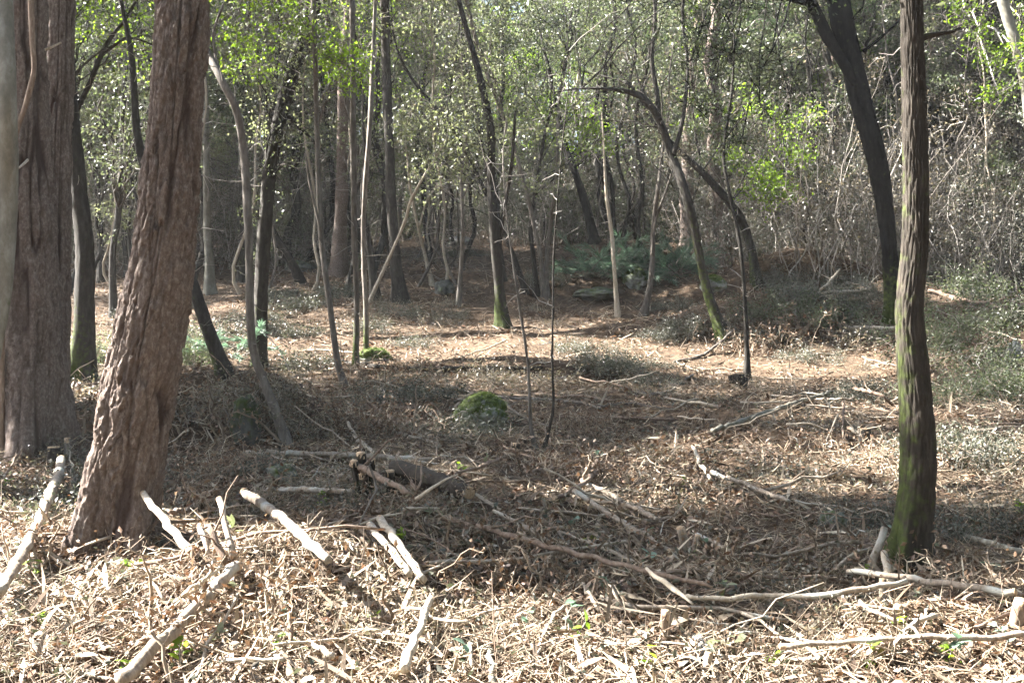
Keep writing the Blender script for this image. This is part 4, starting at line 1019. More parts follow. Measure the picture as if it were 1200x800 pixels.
ST = [
    ('log', [(78, 540, 9, .05), (66, 568, 12, .03), (54, 605, 12, .03), (46, 634, 12, .03), (32, 660, 13, .03), (15, 692, 14, .03), (-8, 724, 15, .03)], 'long pale grey log running down the left edge towards the viewer', 'log', 'a'),
    ('log', [(168, 578, 8, 0, 5.3), (224, 648, 11, .04)], 'yellowish peeled log propped against the foot of the leaning pine', 'pale', 'ab'),
    ('log', [(286, 674, 13, .07), (262, 694, 14, .06), (235, 722, 14, .05), (190, 768, 16, .04), (140, 812, 18, .03)], 'grey log with rounded cut end pointing up right in the lower left', 'log', 'a'),
    ('log', [(302, 602, 11, .05), (318, 622, 12, .04), (337, 642, 12, .04), (375, 677, 12, .03), (400, 700, 11, .03), (424, 717, 10, .02)], 'straight grey log lying diagonally across the heap in the lower left centre', 'log', 'a'),
    ('log', [(448, 623, 9, .05), (463, 647, 10, .05), (478, 668, 10, .04), (498, 696, 11, .03)], 'bright bare pole, right one of a parallel pair in the sun', 'pale', 'a'),
    ('log', [(436, 630, 8, .03), (452, 652, 9, .03), (470, 675, 9, .03), (484, 693, 9, .02)], 'bright bare pole, left one of a parallel pair in the sun', 'pale', ''),
    ('log', [(505, 714, 7, .04), (499, 735, 10, .04), (492, 758, 11, .04), (482, 782, 13, .03), (472, 806, 14, .03)], 'pale short log pointing down to the bottom edge left of centre', 'pale', ''),
    ('log', [(326, 587, 7), (350, 588, 7), (385, 590, 7), (416, 591, 6)], 'short bare log lying level in the shade above the heap', 'log', 'a'),
    ('log', [(296, 538, 5), (337, 540, 7), (380, 541, 7), (415, 542, 7), (462, 543, 7), (490, 546, 6), (513, 548, 5)], 'long thin log lying level across the shade behind the stump', 'log', ''),
    ('log', [(408, 552, 11, .14), (424, 559, 10, .12), (450, 573, 9, .08), (478, 589, 8, .03)], 'brown sawn branch slanting down from the stump', 'brown', 'a'),
    ('log', [(452, 556, 20, .02), (478, 562, 24, .02), (505, 572, 26, .02), (530, 582, 22, .02), (552, 590, 16, .0)], 'thick dark fallen log in the shadow behind the stumps', 'oak', 'b'),
    ('stick', [(488, 585, 5, .1), (500, 576, 4, .16), (518, 566, 3, .2), (537, 556, 2, .25)], 'pale thin stick pointing up right beside the dark fallen log', 'pale', 'a'),
    ('stick', [(415, 617, 3, .06), (440, 608, 3, .08), (458, 604, 3, .09), (470, 600, 3, .10), (472, 606, 3, .06), (469, 616, 2, .03)], 'thin whitish hooked twig over the heap at the edge of the shade', 'pale', ''),
    ('stick', [(472, 596, 3, .06), (500, 596, 3, .06), (528, 596, 3, .05)], 'short straight whitish stick level in the dark hollow', 'pale', ''),
    ('log', [(666, 586, 7, .03), (690, 599, 7, .03), (712, 612, 7, .03), (735, 626, 7, .02), (760, 642, 6, .02), (778, 655, 6, .02)], 'grey pole lying diagonally right of centre, lower one of two', 'log', 'b'),
    ('log', [(687, 575, 6), (725, 597, 7), (760, 615, 7), (778, 624, 6)], 'grey pole lying diagonally right of centre, upper one of two', 'log', 'a'),
    ('log', [(812, 636, 6), (832, 646, 6), (853, 656, 5)], 'short grey pole piece in the shade right of centre', 'log', 'b'),
    ('stick', [(650, 584, 6, .05), (672, 574, 6, .07), (688, 563, 6, .08), (700, 553, 5, .05), (715, 549, 3, .02)], 'crooked brown stick bending up over the two grey poles', 'brown', 'a'),
    ('stick', [(635, 618, 4), (675, 630, 4, .02), (720, 650, 5, .02), (745, 660, 5), (772, 668, 4)], 'thin pale rod lying below the grey poles', 'pale', ''),
    ('log', [(500, 610, 7, .02), (540, 628, 8, .03), (600, 648, 8, .03), (650, 656, 8, .03), (700, 670, 8, .03), (750, 684, 7, .02), (772, 692, 6, .02), (795, 708, 6, .02), (816, 722, 4)], 'long brown branch crossing the lower middle from left to right', 'brown', ''),
    ('log', [(578, 616, 5), (600, 627, 6), (640, 646, 6), (662, 661, 5)], 'grey branch lying just above the long brown branch', 'log', ''),
    ('stick', [(811, 523, 4, .12), (820, 541, 5, .08), (833, 562, 5, .02)], 'bright bare stake leaning on the litter right of centre', 'pale', 'a'),
    ('log', [(836, 564, 6), (875, 577, 6), (902, 588, 6), (930, 600, 5)], 'thin grey log below the bright leaning stake', 'log', ''),
    ('stick', [(677, 713, 3), (664, 712, 3, .03), (652, 716, 4, .05), (644, 732, 4, .04), (637, 746, 4, .03), (626, 774, 4, .02), (612, 790, 5), (592, 806, 5)], 'pale bent stick curving down to the bottom edge at the centre', 'pale', ''),
    ('stick', [(686, 795, 4), (740, 793, 5), (800, 791, 5), (857, 787, 5)], 'level thin branch along the bottom edge right of centre', 'brown', ''),
    ('log', [(985, 682, 6, .04), (1010, 685, 8, .04), (1060, 691, 9, .04), (1112, 699, 10, .03), (1150, 704, 10, .03), (1186, 707, 9, .02)], 'stout bare log lying level in front of the straight oak', 'log', 'b'),
    ('log', [(880, 714, 5), (920, 716, 6), (957, 716, 7, .02), (985, 712, 7, .03), (1010, 706, 7, .05), (1040, 699, 7, .06), (1062, 693, 5, .08)], 'pale branch reaching left from in front of the straight oak', 'log', ''),
    ('stick', [(1007, 706, 5, .06), (1022, 716, 5, .05), (1048, 732, 4, .03), (1072, 747, 4)], 'grey rod slanting down right between the two short stumps', 'log', ''),
    ('stick', [(1044, 730, 3, .06), (1018, 756, 4, .04), (985, 787, 5, .02), (955, 800, 5)], 'thin straight rod pointing down left to the bottom right area', 'pale', ''),
    ('stick', [(1182, 720, 5, .03), (1150, 733, 5, .03), (1125, 743, 5), (1100, 754, 5)], 'dark rod slanting down left in the lower right', 'brown', ''),
    ('log', [(915, 788, 8), (960, 781, 6), (1020, 778, 6), (1085, 778, 7), (1120, 772, 8), (1160, 770, 8), (1210, 769, 9)], 'long thin log along the bottom right edge', 'log', 'a'),
    ('log', [(1128, 640, 8), (1160, 648, 8), (1205, 661, 8)], 'mossy grey log in the shade right of the straight oak', 'smooth', ''),
    ('stick', [(1030, 636, 5, .02), (1008, 643, 6, .02), (985, 648, 5), (968, 653, 4)], 'curved brown stick left of the straight oak foot', 'brown', ''),
    ('stick', [(1022, 641, 4, .02), (1006, 645, 4, .06), (994, 655, 5, .04), (978, 668, 4)], 'orange brown split stick left of the straight oak foot', 'pale', 'a'),
    ('log', [(1036, 618, 9, 0, 5.12), (1016, 675, 11, .02)], 'billet leaning against the left of the straight oak foot', 'log', 'b'),
    ('log', [(1036, 648, 9, 0, 5.02), (1044, 690, 11, .02)], 'pale billet leaning against the front of the straight oak foot', 'pale', 'ab'),
    ('stick', [(0, 668, 5), (10, 696, 6, .02), (16, 710, 6, .02), (28, 735, 6, .02), (40, 760, 7, .02), (55, 783, 7), (80, 791, 7), (105, 792, 7), (140, 802, 6)], 'crooked pale branch in the bottom left corner', 'pale', ''),
    ('stick', [(100, 640, 3, .04), (120, 633, 4, .06), (150, 623, 4, .06), (172, 619, 4, .05), (188, 614, 3, .03)], 'thin bowed stick in front of the leaning pine foot', 'pale', ''),
    ('log', [(150, 647, 6), (170, 634, 7, .02), (186, 616, 7, .03)], 'short broken branch at the right of the leaning pine foot', 'brown', 'b'),
    ('stick', [(200, 712, 5, .03), (222, 695, 5, .08), (244, 675, 4, .12), (250, 655, 3, .18)], 'split stick standing aslant in the left heap', 'pale', ''),
    ('stick', [(204, 708, 4, .03), (230, 690, 4, .08), (260, 665, 4, .14)], 'thin light rod beside the split stick in the left heap', 'pale', ''),
    ('stick', [(170, 666, 4, .10), (180, 684, 4, .06), (192, 706, 4, .02)], 'pale rod slanting down right from the seedling at the pine foot', 'pale', ''),
    ('log', [(258, 602, 8, .14), (264, 630, 8, .10), (272, 660, 9, .05), (274, 674, 9, .02)], 'upright grey billet standing in the left heap', 'log', 'a'),
    ('log', [(243, 632, 8, .12), (252, 650, 9, .08), (266, 676, 9, .02)], 'reddish upright billet left of the upright grey one', 'brown', 'a'),
    ('log', [(234, 630, 7, .10), (240, 650, 8, .06), (244, 668, 8, .02)], 'short greyish stub at the left of the reddish billet', 'log', 'a'),
    ('stick', [(300, 674, 3, .05), (330, 690, 4, .05), (350, 705, 4, .04), (385, 727, 4, .02)], 'thin brown stick along the left side of the diagonal log', 'brown', ''),
    ('stick', [(316, 741, 5), (345, 740, 5, .02), (375, 733, 6, .03), (410, 729, 6, .04), (445, 727, 7, .04), (482, 729, 7, .02)], 'brown wavy branch low in the heap left of centre', 'brown', 'b'),
    ('stick', [(340, 760, 4), (365, 752, 5, .02), (410, 742, 5, .02), (450, 736, 4)], 'grey thin branch under the brown wavy branch', 'log', ''),
    ('log', [(360, 768, 6, .04), (374, 776, 7, .03), (390, 786, 8, .02)], 'short pale billet near the bottom edge left of centre', 'pale', 'a'),
    ('stick', [(340, 720, 5, .12), (342, 745, 6, .06), (343, 772, 6, .0)], 'upright cut stub at the lower left', 'brown', 'a'),
    ('stick', [(300, 717, 4, .02), (330, 717, 4, .03), (355, 719, 4, .03), (375, 724, 3)], 'level light rod in the lower left heap', 'pale', ''),
    ('log', [(260, 797, 6), (300, 795, 6), (340, 797, 7)], 'log end peeping in at the bottom edge left of centre', 'pale', ''),
    ('stick', [(570, 750, 7), (575, 770, 8, .02), (574, 788, 8, .02), (580, 806, 9)], 'bluish grey short branch at the bottom edge of the middle', 'smooth', ''),
    ('stick', [(550, 755, 4, .04), (553, 775, 5, .03), (556, 790, 4)], 'small forked bare stick left of the bluish grey branch', 'pale', ''),
    ('stick', [(586, 775, 5, .03), (570, 790, 5, .02), (545, 800, 5)], 'short brown stick crossing the bluish grey branch', 'brown', ''),
    ('stick', [(725, 750, 5, .02), (733, 770, 7, .02), (742, 790, 7)], 'brownish billet lying steeply in the lower right centre', 'brown', ''),
    ('stick', [(706, 672, 3, .08), (714, 690, 3, .05), (730, 712, 3, .0)], 'thin white twig curving down in the middle foreground', 'pale', ''),
    ('stick', [(682, 684, 4, .05), (692, 700, 5, .03), (703, 717, 5)], 'short pale stick left of the thin white curving twig', 'pale', ''),
    ('log', [(760, 682, 4, .05), (772, 690, 6, .04), (785, 704, 7, .03), (800, 714, 5, .02), (816, 724, 3)], 'split bright stick end right of centre in the foreground', 'pale', ''),
    ('stick', [(800, 704, 4), (818, 703, 5, .02), (832, 706, 4)], 'short arched pale twig right of the split bright stick', 'pale', ''),
    ('log', [(800, 715, 5), (830, 713, 6), (870, 718, 7), (900, 712, 6)], 'pale branch lying level left of the straight oak', 'pale', ''),
    # the middle distance
    ('branch', [(380, 421, 4), (400, 424, 5), (430, 428, 5), (465, 432, 5), (501, 434, 5), (560, 431, 5), (600, 432, 5), (636, 434, 4)], 'long dark fallen branch along the ledge under the sunny strip', 'dark', ''),
    ('branch', [(522, 453, 3), (550, 460, 3), (585, 465, 4), (619, 468, 4), (660, 470, 4), (704, 480, 3)], 'long thin grey branch behind the mossy boulder', 'grey', ''),
    ('branch', [(570, 464, 3, .12), (590, 472, 4, .10), (612, 492, 3)], 'thin branch lying over the mossy boulder', 'grey', ''),
    ('branch', [(640, 488, 3), (690, 490, 4), (740, 490, 4), (790, 492, 3)], 'dark straight branch on the shaded ground right of the saplings', 'brown', ''),
    ('branch', [(957, 345, 4, .1), (985, 344, 4, .1), (1004, 341, 4, .1), (1022, 338, 3, .1)], 'pale branch bridging the dark hollow on the right bank', 'pale', ''),
    ('branch', [(960, 342, 3, .1), (972, 330, 3, .2), (984, 318, 2, .3)], 'pale twig rising from the branch over the hollow', 'pale', ''),
    ('log', [(990, 387, 5, .08), (1015, 387, 5, .06), (1050, 387, 5, .03)], 'short pale cut pole pointing left behind the straight oak', 'pale', 'a'),
    ('branch', [(790, 424, 4), (820, 418, 4), (842, 403, 4, .05), (862, 386, 4, .12)], 'grey branch leaning up at the foot of the curved oak', 'grey', ''),
    ('log', [(820, 512, 6), (850, 504, 7, .02), (880, 493, 7, .03), (901, 485, 7, .03), (935, 475, 6, .02), (962, 467, 4)], 'pale grey fallen branch in the right middle ground', 'smooth', ''),
    ('branch', [(995, 502, 5, .04), (1012, 513, 6, .03), (1030, 526, 6)], 'pale broken branch left of the straight oak in the middle ground', 'pale', 'a'),
    ('branch', [(1088, 342, 5), (1110, 348, 6), (1140, 354, 6), (1180, 363, 5)], 'dark log half buried in the brambles at the right', 'brown', ''),
    ('branch', [(1085, 320, 3, .1), (1098, 310, 3, .15), (1112, 304, 2, .2)], 'pale bent stick above the brambles right of the straight oak', 'pale', ''),
    ('branch', [(430, 474, 4), (448, 483, 5), (467, 495, 5)], 'brown rod left of the mossy boulder, upper one', 'brown', ''),
    ('branch', [(442, 476, 4), (470, 478, 5), (490, 484, 5)], 'short reddish stick pointing at the mossy boulder', 'brown', 'a'),
    ('branch', [(490, 502, 5), (515, 496, 6), (535, 488, 6), (545, 484, 5)], 'brown log touching the left side of the mossy boulder', 'brown', ''),
    ('branch', [(465, 508, 4), (490, 515, 5), (516, 524, 5)], 'pale rod lying below left of the mossy boulder', 'pale', ''),
    ('branch', [(408, 495, 4, .02), (416, 512, 5, .02), (428, 524, 5), (440, 534, 4)], 'pale bowed branch in the shade behind the stump', 'pale', ''),
    ('branch', [(440, 452, 4), (452, 462, 5), (465, 472, 4)], 'pale short rod below the long dark ledge branch', 'pale', ''),
    ('branch', [(535, 554, 3, .15), (560, 548, 4, .10), (590, 536, 4, .04), (610, 534, 3)], 'thin brown branch lying across the middle of the litter', 'brown', ''),
    ('branch', [(740, 460, 3), (775, 462, 4), (800, 450, 3), (812, 442, 3)], 'thin grey crooked branch in the sunlit litter left of the root clump', 'grey', ''),
    ('branch', [(700, 478, 3), (745, 476, 3), (790, 480, 2)], 'thin level twig right of the narrow sapling pair', 'grey', ''),
    ('branch', [(290, 285, 3), (330, 282, 4)], 'far pale stick on the slope left of the grey pine', 'pale', ''),
    ('branch', [(1000, 455, 4, .1), (1030, 462, 4, .2), (1046, 474, 4, .1)], 'dark stick leaning to the straight oak from the left', 'brown', ''),
    ('stick', [(196, 521, 2, .02), (208, 512, 2, .1), (221, 504, 3, .16)], 'bright thin stake pointing up right of the leaning pine', 'pale', ''),
    ('stick', [(0, 531, 4), (15, 531, 4), (30, 532, 3)], 'bright level stick at the left edge before the big pine', 'pale', ''),
    ('stick', [(2, 568, 3), (10, 550, 3, .05), (20, 532, 2, .08)], 'thin grey twig aslant at the left edge', 'brown', ''),
    ('stick', [(46, 597, 3, .08), (65, 582, 3, .12), (95, 566, 3, .1)], 'thin twig crossing the long pale log at the left', 'brown', ''),
    ('log', [(205, 612, 6), (225, 606, 7), (255, 602, 6)], 'brown log lying in the shade right of the leaning pine foot', 'brown', ''),
    ('branch', [(275, 567, 5), (320, 561, 5), (380, 553, 4)], 'dim straight branch in the shade behind the heap', 'brown', ''),
    ('stick', [(480, 560, 3, .0), (490, 575, 3, .15), (494, 545, 3, .25)], 'thin brown twig standing beside the dark fallen log', 'brown', ''),
    ('stick', [(420, 616, 2, .1), (438, 580, 3, .2), (440, 570, 3, .2), (433, 545, 3, .3)], 'thin bowed twig arching over the stump', 'grey', ''),
]
for nm, pts, lab, bark, cut in ST:
    stick(nm if nm != 'branch' else 'fallen_branch', pts, lab, bark, {'branch': 'branch'}.get(nm, nm), cut, m=12 if max(q[2] for q in pts) > 8 else 8, stubs=4 if nm == 'branch' else (2 if bark == 'brown' else 0))

# stumps: sawn foot of a small tree, mossy sides, pale face
def stump(px, py, w, hpx, label, bark='log', lean=(0, 0), moss=0.0, multi=None):
    q = at(px, py); d = q[1]; h = hpx / F * d; r = w / 2 / F * d
    root = empty('tree_stump', q, label, 'stump')
    for k, (dx, dy, sc, hs) in enumerate(multi or [(0, 0, 1, 1)]):
        rng = np.random.default_rng(int(px + py * 3 + k))
        top = np.array([lean[0] * h + dx * r * 1.3, lean[1] * h + dy * r, h * hs])
        P = spline(np.array([[dx * r * .5, dy * r * .5, -.12], [dx * r * .7, dy * r * .6, .0], top]), 14)
        R = r * sc * np.linspace(1.25, 1, 14); R[:4] *= np.linspace(1.35, 1.05, 4)
        mf = disp_oak(int(px) + k, 9, .12, .006, moss, .3) if moss else disp_oak(int(px) + k, 9, .12, .005)
        V, Q, T, ex = tube(P, R, 18, mf)
        mk('stem', V, Q, T, M[bark], root, attrs=ex)
        Tn, A, B = frames(P)
        th = np.arange(18) / 18 * 2 * math.pi
        tilt = rng.normal(size=2) * .12
        rr = R[-1] * .9
        ring = P[-1] + rr * (np.cos(th)[:, None] * A[-1] + np.sin(th)[:, None] * B[-1]) + Tn[-1] * (.006 + (tilt[0] * np.cos(th) + tilt[1] * np.sin(th))[:, None] * rr * .3)
        low_ = P[-1] + rr * .98 * (np.cos(th)[:, None] * A[-1] + np.sin(th)[:, None] * B[-1]) - Tn[-1] * .03
        v = np.vstack([low_, ring, [P[-1] + Tn[-1] * .007]])
        j = np.arange(18)
        mk('cut_face', v, ringquads(2, 18), np.stack([18 + j, 18 + (j + 1) % 18, np.full(18, 36)], 1), M['cut'], root, smooth=False)
    return root
stump(63, 545, 15, 20, 'small stump with pale sawn face right of the big left pine', 'dark')
stump(79, 540, 8, 26, 'thin grey stub beside the small stump by the big left pine', 'grey')
stump(426, 583, 13, 34, 'mossy cluster of sawn stems with orange faces left of centre', 'oak', (-.05, -.25), .3, [(-.9, -.6, .7, 1.25), (.3, -.9, .8, .85), (-.1, .6, .9, 1.5), (1.6, .6, .5, 1.3)])
stump(458, 580, 11, 28, 'mossy round stump with orange sawn top in the dark hollow', 'oak', (0, -.2), .3)
stump(482, 590, 6, 18, 'thin split reddish stub among the twigs beside the dark fallen log', 'pale')
stump(779, 750, 12, 32, 'short upright brown stump in the foreground right of centre', 'brown', (.02, -.1))
stump(828, 792, 10, 26, 'bright small stub at the bottom right of centre by the flat stone', 'pale', (.08, -.1))
stump(1034, 712, 9, 32, 'tall narrow pale stub in front of the straight oak', 'pale', (0, -.05))
stump(1051, 734, 11, 24, 'short round stub right below the tall narrow pale one', 'log', (0, -.15))
stump(1191, 740, 16, 36, 'orange brown stump at the right edge of the foreground', 'brown', (.1, -.1))
stump(1178, 700, 6, 12, 'tiny stub at the end of the stout bare log', 'pale')
stump(806, 655, 11, 36, 'pale leaning stub in the shade right of the poles', 'log', (-.25, -.1))
stump(866, 455, 20, 16, 'dark root clump at the foot of the thin dark sapling', 'dark', (0, 0), 0, [(-.6, 0, .6, 1), (.6, .2, .5, .8), (0, -.6, .6, 1.1)])
stump(505, 522, 8, 12, 'little sawn stub left below the mossy boulder', 'brown')
stump(605, 528, 10, 8, 'low dark stub at the foot of the narrow sapling pair', 'dark')
stump(1014, 525, 14, 22, 'hollow dark stump left of the straight oak in the middle ground', 'dark')
stump(815, 652, 8, 24, 'greyish peg beside the pale leaning stub', 'log', (.1, -.1))

def rock(px, py, wpx, hpx, label, seed, moss=0, flat=1.0, name='boulder', sink=.3, mat='rock'):
    q = at(px, py); d = q[1]; w = wpx / 2 / F * d; h = hpx / F * d
    nlat, nlon = 40, 64
    la = np.linspace(-.5 * math.pi, .5 * math.pi, nlat)[:, None]; lo = np.linspace(0, 2 * math.pi, nlon, endpoint=False)[None]
    x = np.cos(la) * np.cos(lo); y = np.cos(la) * np.sin(lo); z = np.sin(la) * np.ones_like(lo)
    f = 1 + .5 * vn3(x * 1.6, y * 1.6, z * 1.6, seed) + .25 * vn3(x * 4, y * 4, z * 4, seed + 1) + .10 * vn3(x * 10, y * 10, z * 10, seed + 2) + .05 * vn3(x * 24, y * 24, z * 24, seed + 3)
    V = np.stack([x * f * w, y * f * w * .8, z * f * h * .75 + h * (.75 - sink) - .02], -1).reshape(-1, 3)
    ms = (moss * np.clip(.45 + z * .8 + vn3(x * 3, y * 3, z * 3, seed + 5), 0, 1)).ravel()
    o = mk(name, V, ringquads(nlat, nlon), None, M[mat], attrs={'moss': ms})
    o.location = q; o.rotation_euler = (0, 0, seed)
    tag(o, label, 'rock')
    if moss > .5:
        rng = np.random.default_rng(seed)
        up = V[:, 2] > h * .15
        i = rng.choice(np.nonzero(up)[0], 3500)
        Vv, T = leaves(rng, V[i] + rng.normal(size=(3500, 3)) * .008, unit(V[i] - np.array([0, 0, h * .2]) + rdir(rng, 3500) * w * .8), .011 * rng.uniform(.5, 1.3, 3500), .005)
        mo = mk('moss', Vv, None, T, M['mossgreen'], o, smooth=False); mo['kind'] = 'stuff'
    return o
rock(566, 497, 60, 31, 'mossy green boulder in the middle of the shaded clearing', 3, .75)
rock(288, 518, 42, 46, 'grey green rock set in the dark mound beside the wavy sapling', 5, .4, sink=.3, mat='darkrock')
rock(330, 560, 38, 16, 'low grey stone in the shade behind the heap', 9, .3, mat='darkrock')
rock(818, 765, 36, 18, 'flat grey stone in the sun at the lower right', 11, 0)
rock(975, 618, 34, 20, 'mossy pale stone left of the straight oak', 13, .35)
rock(766, 678, 18, 12, 'small bluish stone below the poles', 15, 0)
rock(540, 290, 36, 12, 'pale bright rock far back on the slope left of centre', 17, .1)
rock(835, 343, 30, 16, 'low mossy stone between curved oak and slim stem', 19, .6)
rock(745, 335, 30, 18, 'mossy stone in front of the bluish brush', 21, .6)
rock(350, 318, 30, 12, 'dull far stone on the slope left of the grey pine', 22, .3, mat='darkrock')
rock(440, 423, 40, 14, 'bright green mossy stone at the close pair of stems', 23, .8)
rock(700, 350, 60, 10, 'dark low stone under the bluish brush', 24, .3, mat='darkrock')
rock(1190, 425, 24, 22, 'pale stone among the brambles at the right edge', 26, .1)
rock(520, 345, 22, 14, 'dark stone left of the mossy middle trunk', 28, .1, mat='darkrock')

# small loose sticks: the larger ones one by one, alike
rng = np.random.default_rng(99)
for k in range(240):
    v = rng.random()
    y = 4.0 + 11 * v ** 1.7
    x = rng.uniform(-.5, .5) * y
    ln = (rng.uniform(.15, .55) if k % 3 else rng.uniform(.5, 1.05)) * (1 + (y - 4) * .05); an = rng.normal(0, .8) + (math.pi if rng.random() < .5 else 0)
    dx, dy = math.cos(an) * ln / 2, math.sin(an) * ln / 2
    r = rng.uniform(.003, .008) * (1 + (y - 4) * .06) * (1 if k % 3 else 1.5)
    tl = rng.normal(0, .22 if k % 3 else .05)
    u = np.linspace(-1, 1, 7)
    px, py = x + dx * u, y + dy * u
    base = np.maximum(H(px, py, False), H(px, py)) 
    fit = np.polyval(np.polyfit(u, base, 1), u) + .02 + (base - np.polyval(np.polyfit(u, base, 1), u)) * .4
    P = np.column_stack([px, py, fit + tl * ln / 2 * (u + 1) * (tl > 0) - tl * ln / 2 * (1 - u) * (tl < 0)])
    P[1:-1] += rng.normal(size=(5, 3)) * .012
    c = P[3].copy()
    V, Q, T, ex = tube(P - c, r * np.linspace(1, .7, 7), 5)
    bk = int(rng.choice(3, p=[.3, .35, .35]))
    o = mk('loose_stick', V, Q, T, M[['log', 'brown', 'pale'][bk]], attrs={'moss': np.zeros(len(V))})
    o.location = c
    px_ = 600 + x / y * F
    d_ = ('long thin ' if k % 3 == 0 else 'small ') + ['greyish', 'brown', 'pale'][bk] + ' loose stick'
    w_ = ('in the front litter' if y < 5.5 else 'in the middle litter' if y < 8.5 else 'in the back litter') + (', left part' if px_ < 400 else ', centre part' if px_ < 800 else ', right part')
    tag(o, d_ + ' ' + w_, 'stick', d_ + 's ' + w_)

# seedlings with a few green leaves each
def leaf_shape(L, Wd):
    ang = np.linspace(0, math.pi, 7)
    tt = np.linspace(0, 1, 8)
    wd = Wd * np.sin(np.pi * tt ** .8) * .5
    V = np.vstack([np.column_stack([tt * L, wd, .25 * wd - .12 * L * tt ** 2]), np.column_stack([tt * L, 0 * tt, -.12 * L * tt ** 2]), np.column_stack([tt * L, -wd, .25 * wd - .12 * L * tt ** 2])])
    i = np.arange(7)
    Q = np.vstack([np.stack([i, i + 8, i + 9, i + 1], 1), np.stack([i + 8, i + 16, i + 17, i + 9], 1)])
    return V, Q
lm = {}
for nm, L, wd in (('green', .045, .03), ('olive', .05, .024), ('teal', .045, .03)):
    V, Q = leaf_shape(L, wd); o = mk('leaf', V, Q, None, M[nm]); lm[nm] = o.data; bpy.data.objects.remove(o)
SE = [(10, 585, 'green', .14, 'at the left edge below the big pine'), (84, 600, 'teal', .12, 'between the long pale log and the leaning pine'), (88, 640, 'green', .05, 'left of the leaning pine foot'), (150, 680, 'green', .10, 'in the litter right of the leaning pine foot'),
      (136, 690, 'green', .06, 'below the leaning pine foot'), (58, 735, 'green', .06, 'in the bottom left litter'), (218, 770, 'green', .05, 'under the grey log with rounded end'), (255, 760, 'olive', .07, 'right of the grey log with rounded end'), (330, 735, 'teal', .13, 'left of the upright cut stub'),
      (322, 780, 'green', .12, 'at the bottom edge by the upright cut stub'), (425, 735, 'green', .05, 'on the brown wavy branch'), (475, 640, 'green', .06, 'right of the bright pole pair'), (555, 650, 'teal', .08, 'at the shade edge in the middle'), (665, 748, 'teal', .14, 'in the middle foreground by the pale bent stick'),
      (678, 770, 'green', .12, 'below the teal seedling of the middle foreground'), (690, 645, 'green', .07, 'under the thin pale rod'), (668, 620, 'teal', .06, 'beside the grey poles'), (620, 735, 'teal', .07, 'left of the pale bent stick'), (700, 535, 'teal', .06, 'in the shaded middle ground'), (1125, 780, 'teal', .10, 'at the bottom right edge'),
      (1075, 710, 'olive', .07, 'behind the short round stub'), (1042, 745, 'green', .06, 'left of the short round stub'), (855, 775, 'olive', .08, 'at the flat grey stone'), (910, 780, 'green', .06, 'at the bottom edge right'), (280, 640, 'olive', .1, 'in the left heap'), (400, 545, 'teal', .09, 'by the cluster of sawn stems'),
      (845, 705, 'olive', .09, 'beside the arched pale twig'), (1085, 662, 'olive', .08, 'right of the straight oak foot'), (508, 745, 'green', .05, 'by the pale short log'), (100, 585, 'olive', .06, 'left of the leaning pine trunk')]
rg = np.random.default_rng(31)
for k in range(36):
    y = 3.9 + 4.5 * rg.random() ** 1.6; x = rg.uniform(-.47, .47) * y
    px = 600 + x / y * F; z = float(H(x, y, False)); py = 400 - (z - EYE) / y * F
    SE.append((px, py, ['green', 'olive', 'green', 'teal'][k % 4], rg.uniform(.04, .11), 'sprouting in the ' + ('front' if y < 5.2 else 'middle') + ' litter, ' + ('left' if px < 400 else 'centre' if px < 800 else 'right') + ' part'))
for px, py, nm, h, wh in SE:
    q = at(px, py); rng = np.random.default_rng(int(px * 3 + py))
    root = empty('seedling', q, ('bluish' if nm == 'teal' else 'yellow green' if nm == 'green' else 'dull green') + ' leaved seedling ' + wh, 'seedling', ('seedlings ' + wh) if 'sprouting' in wh else None)
    P = np.array([[0, 0, -.03], [rng.normal() * .02, rng.normal() * .02, h * .5], [rng.normal() * .03, rng.normal() * .03, h]])
    S = spline(P, 8); V, Q, T, ex = tube(S, np.linspace(.003, .0015, 8), 5)
    mk('stem', V, Q, T, M['twig'], root)
    for k in range(rng.integers(5, 9)):
        o = bpy.data.objects.new('leaf', lm[nm]); COL.objects.link(o); o.parent = root
        o.location = S[rng.integers(3, 8)]; o.rotation_euler = (rng.normal() * .3, rng.normal() * .45 - .1, rng.uniform(0, 6.28)); s = rng.uniform(.6, 1.3); o.scale = (s, s, s)

# ------------------------------------------------------------------ leaf litter, chips and twigs: stuff nobody could count
rng = np.random.default_rng(2024)
def spots(n, y0, y1, k, mx=.64):
    """points on the ground in front, thinning out with distance"""
    u = rng.random(n)
    y = (y0 ** (1 - k) + u * (y1 ** (1 - k) - y0 ** (1 - k))) ** (1 / (1 - k))
    x = rng.uniform(-1, 1, n) * (mx * y + .4)
    return x, y
def nrm(x, y):
    e = .05
    gx_ = (H(x + e, y) - H(x - e, y)) / (2 * e); gy_ = (H(x, y + e) - H(x, y - e)) / (2 * e)
    return unit(np.stack([-gx_, -gy_, np.ones_like(x)], -1))
def patchy(x, y, s, sc, lo, hi):
    v = np.clip(.5 + 1.4 * vn2(x / sc, y / sc, s), 0, 1)
    return rng.random(len(x)) < lo + (hi - lo) * v

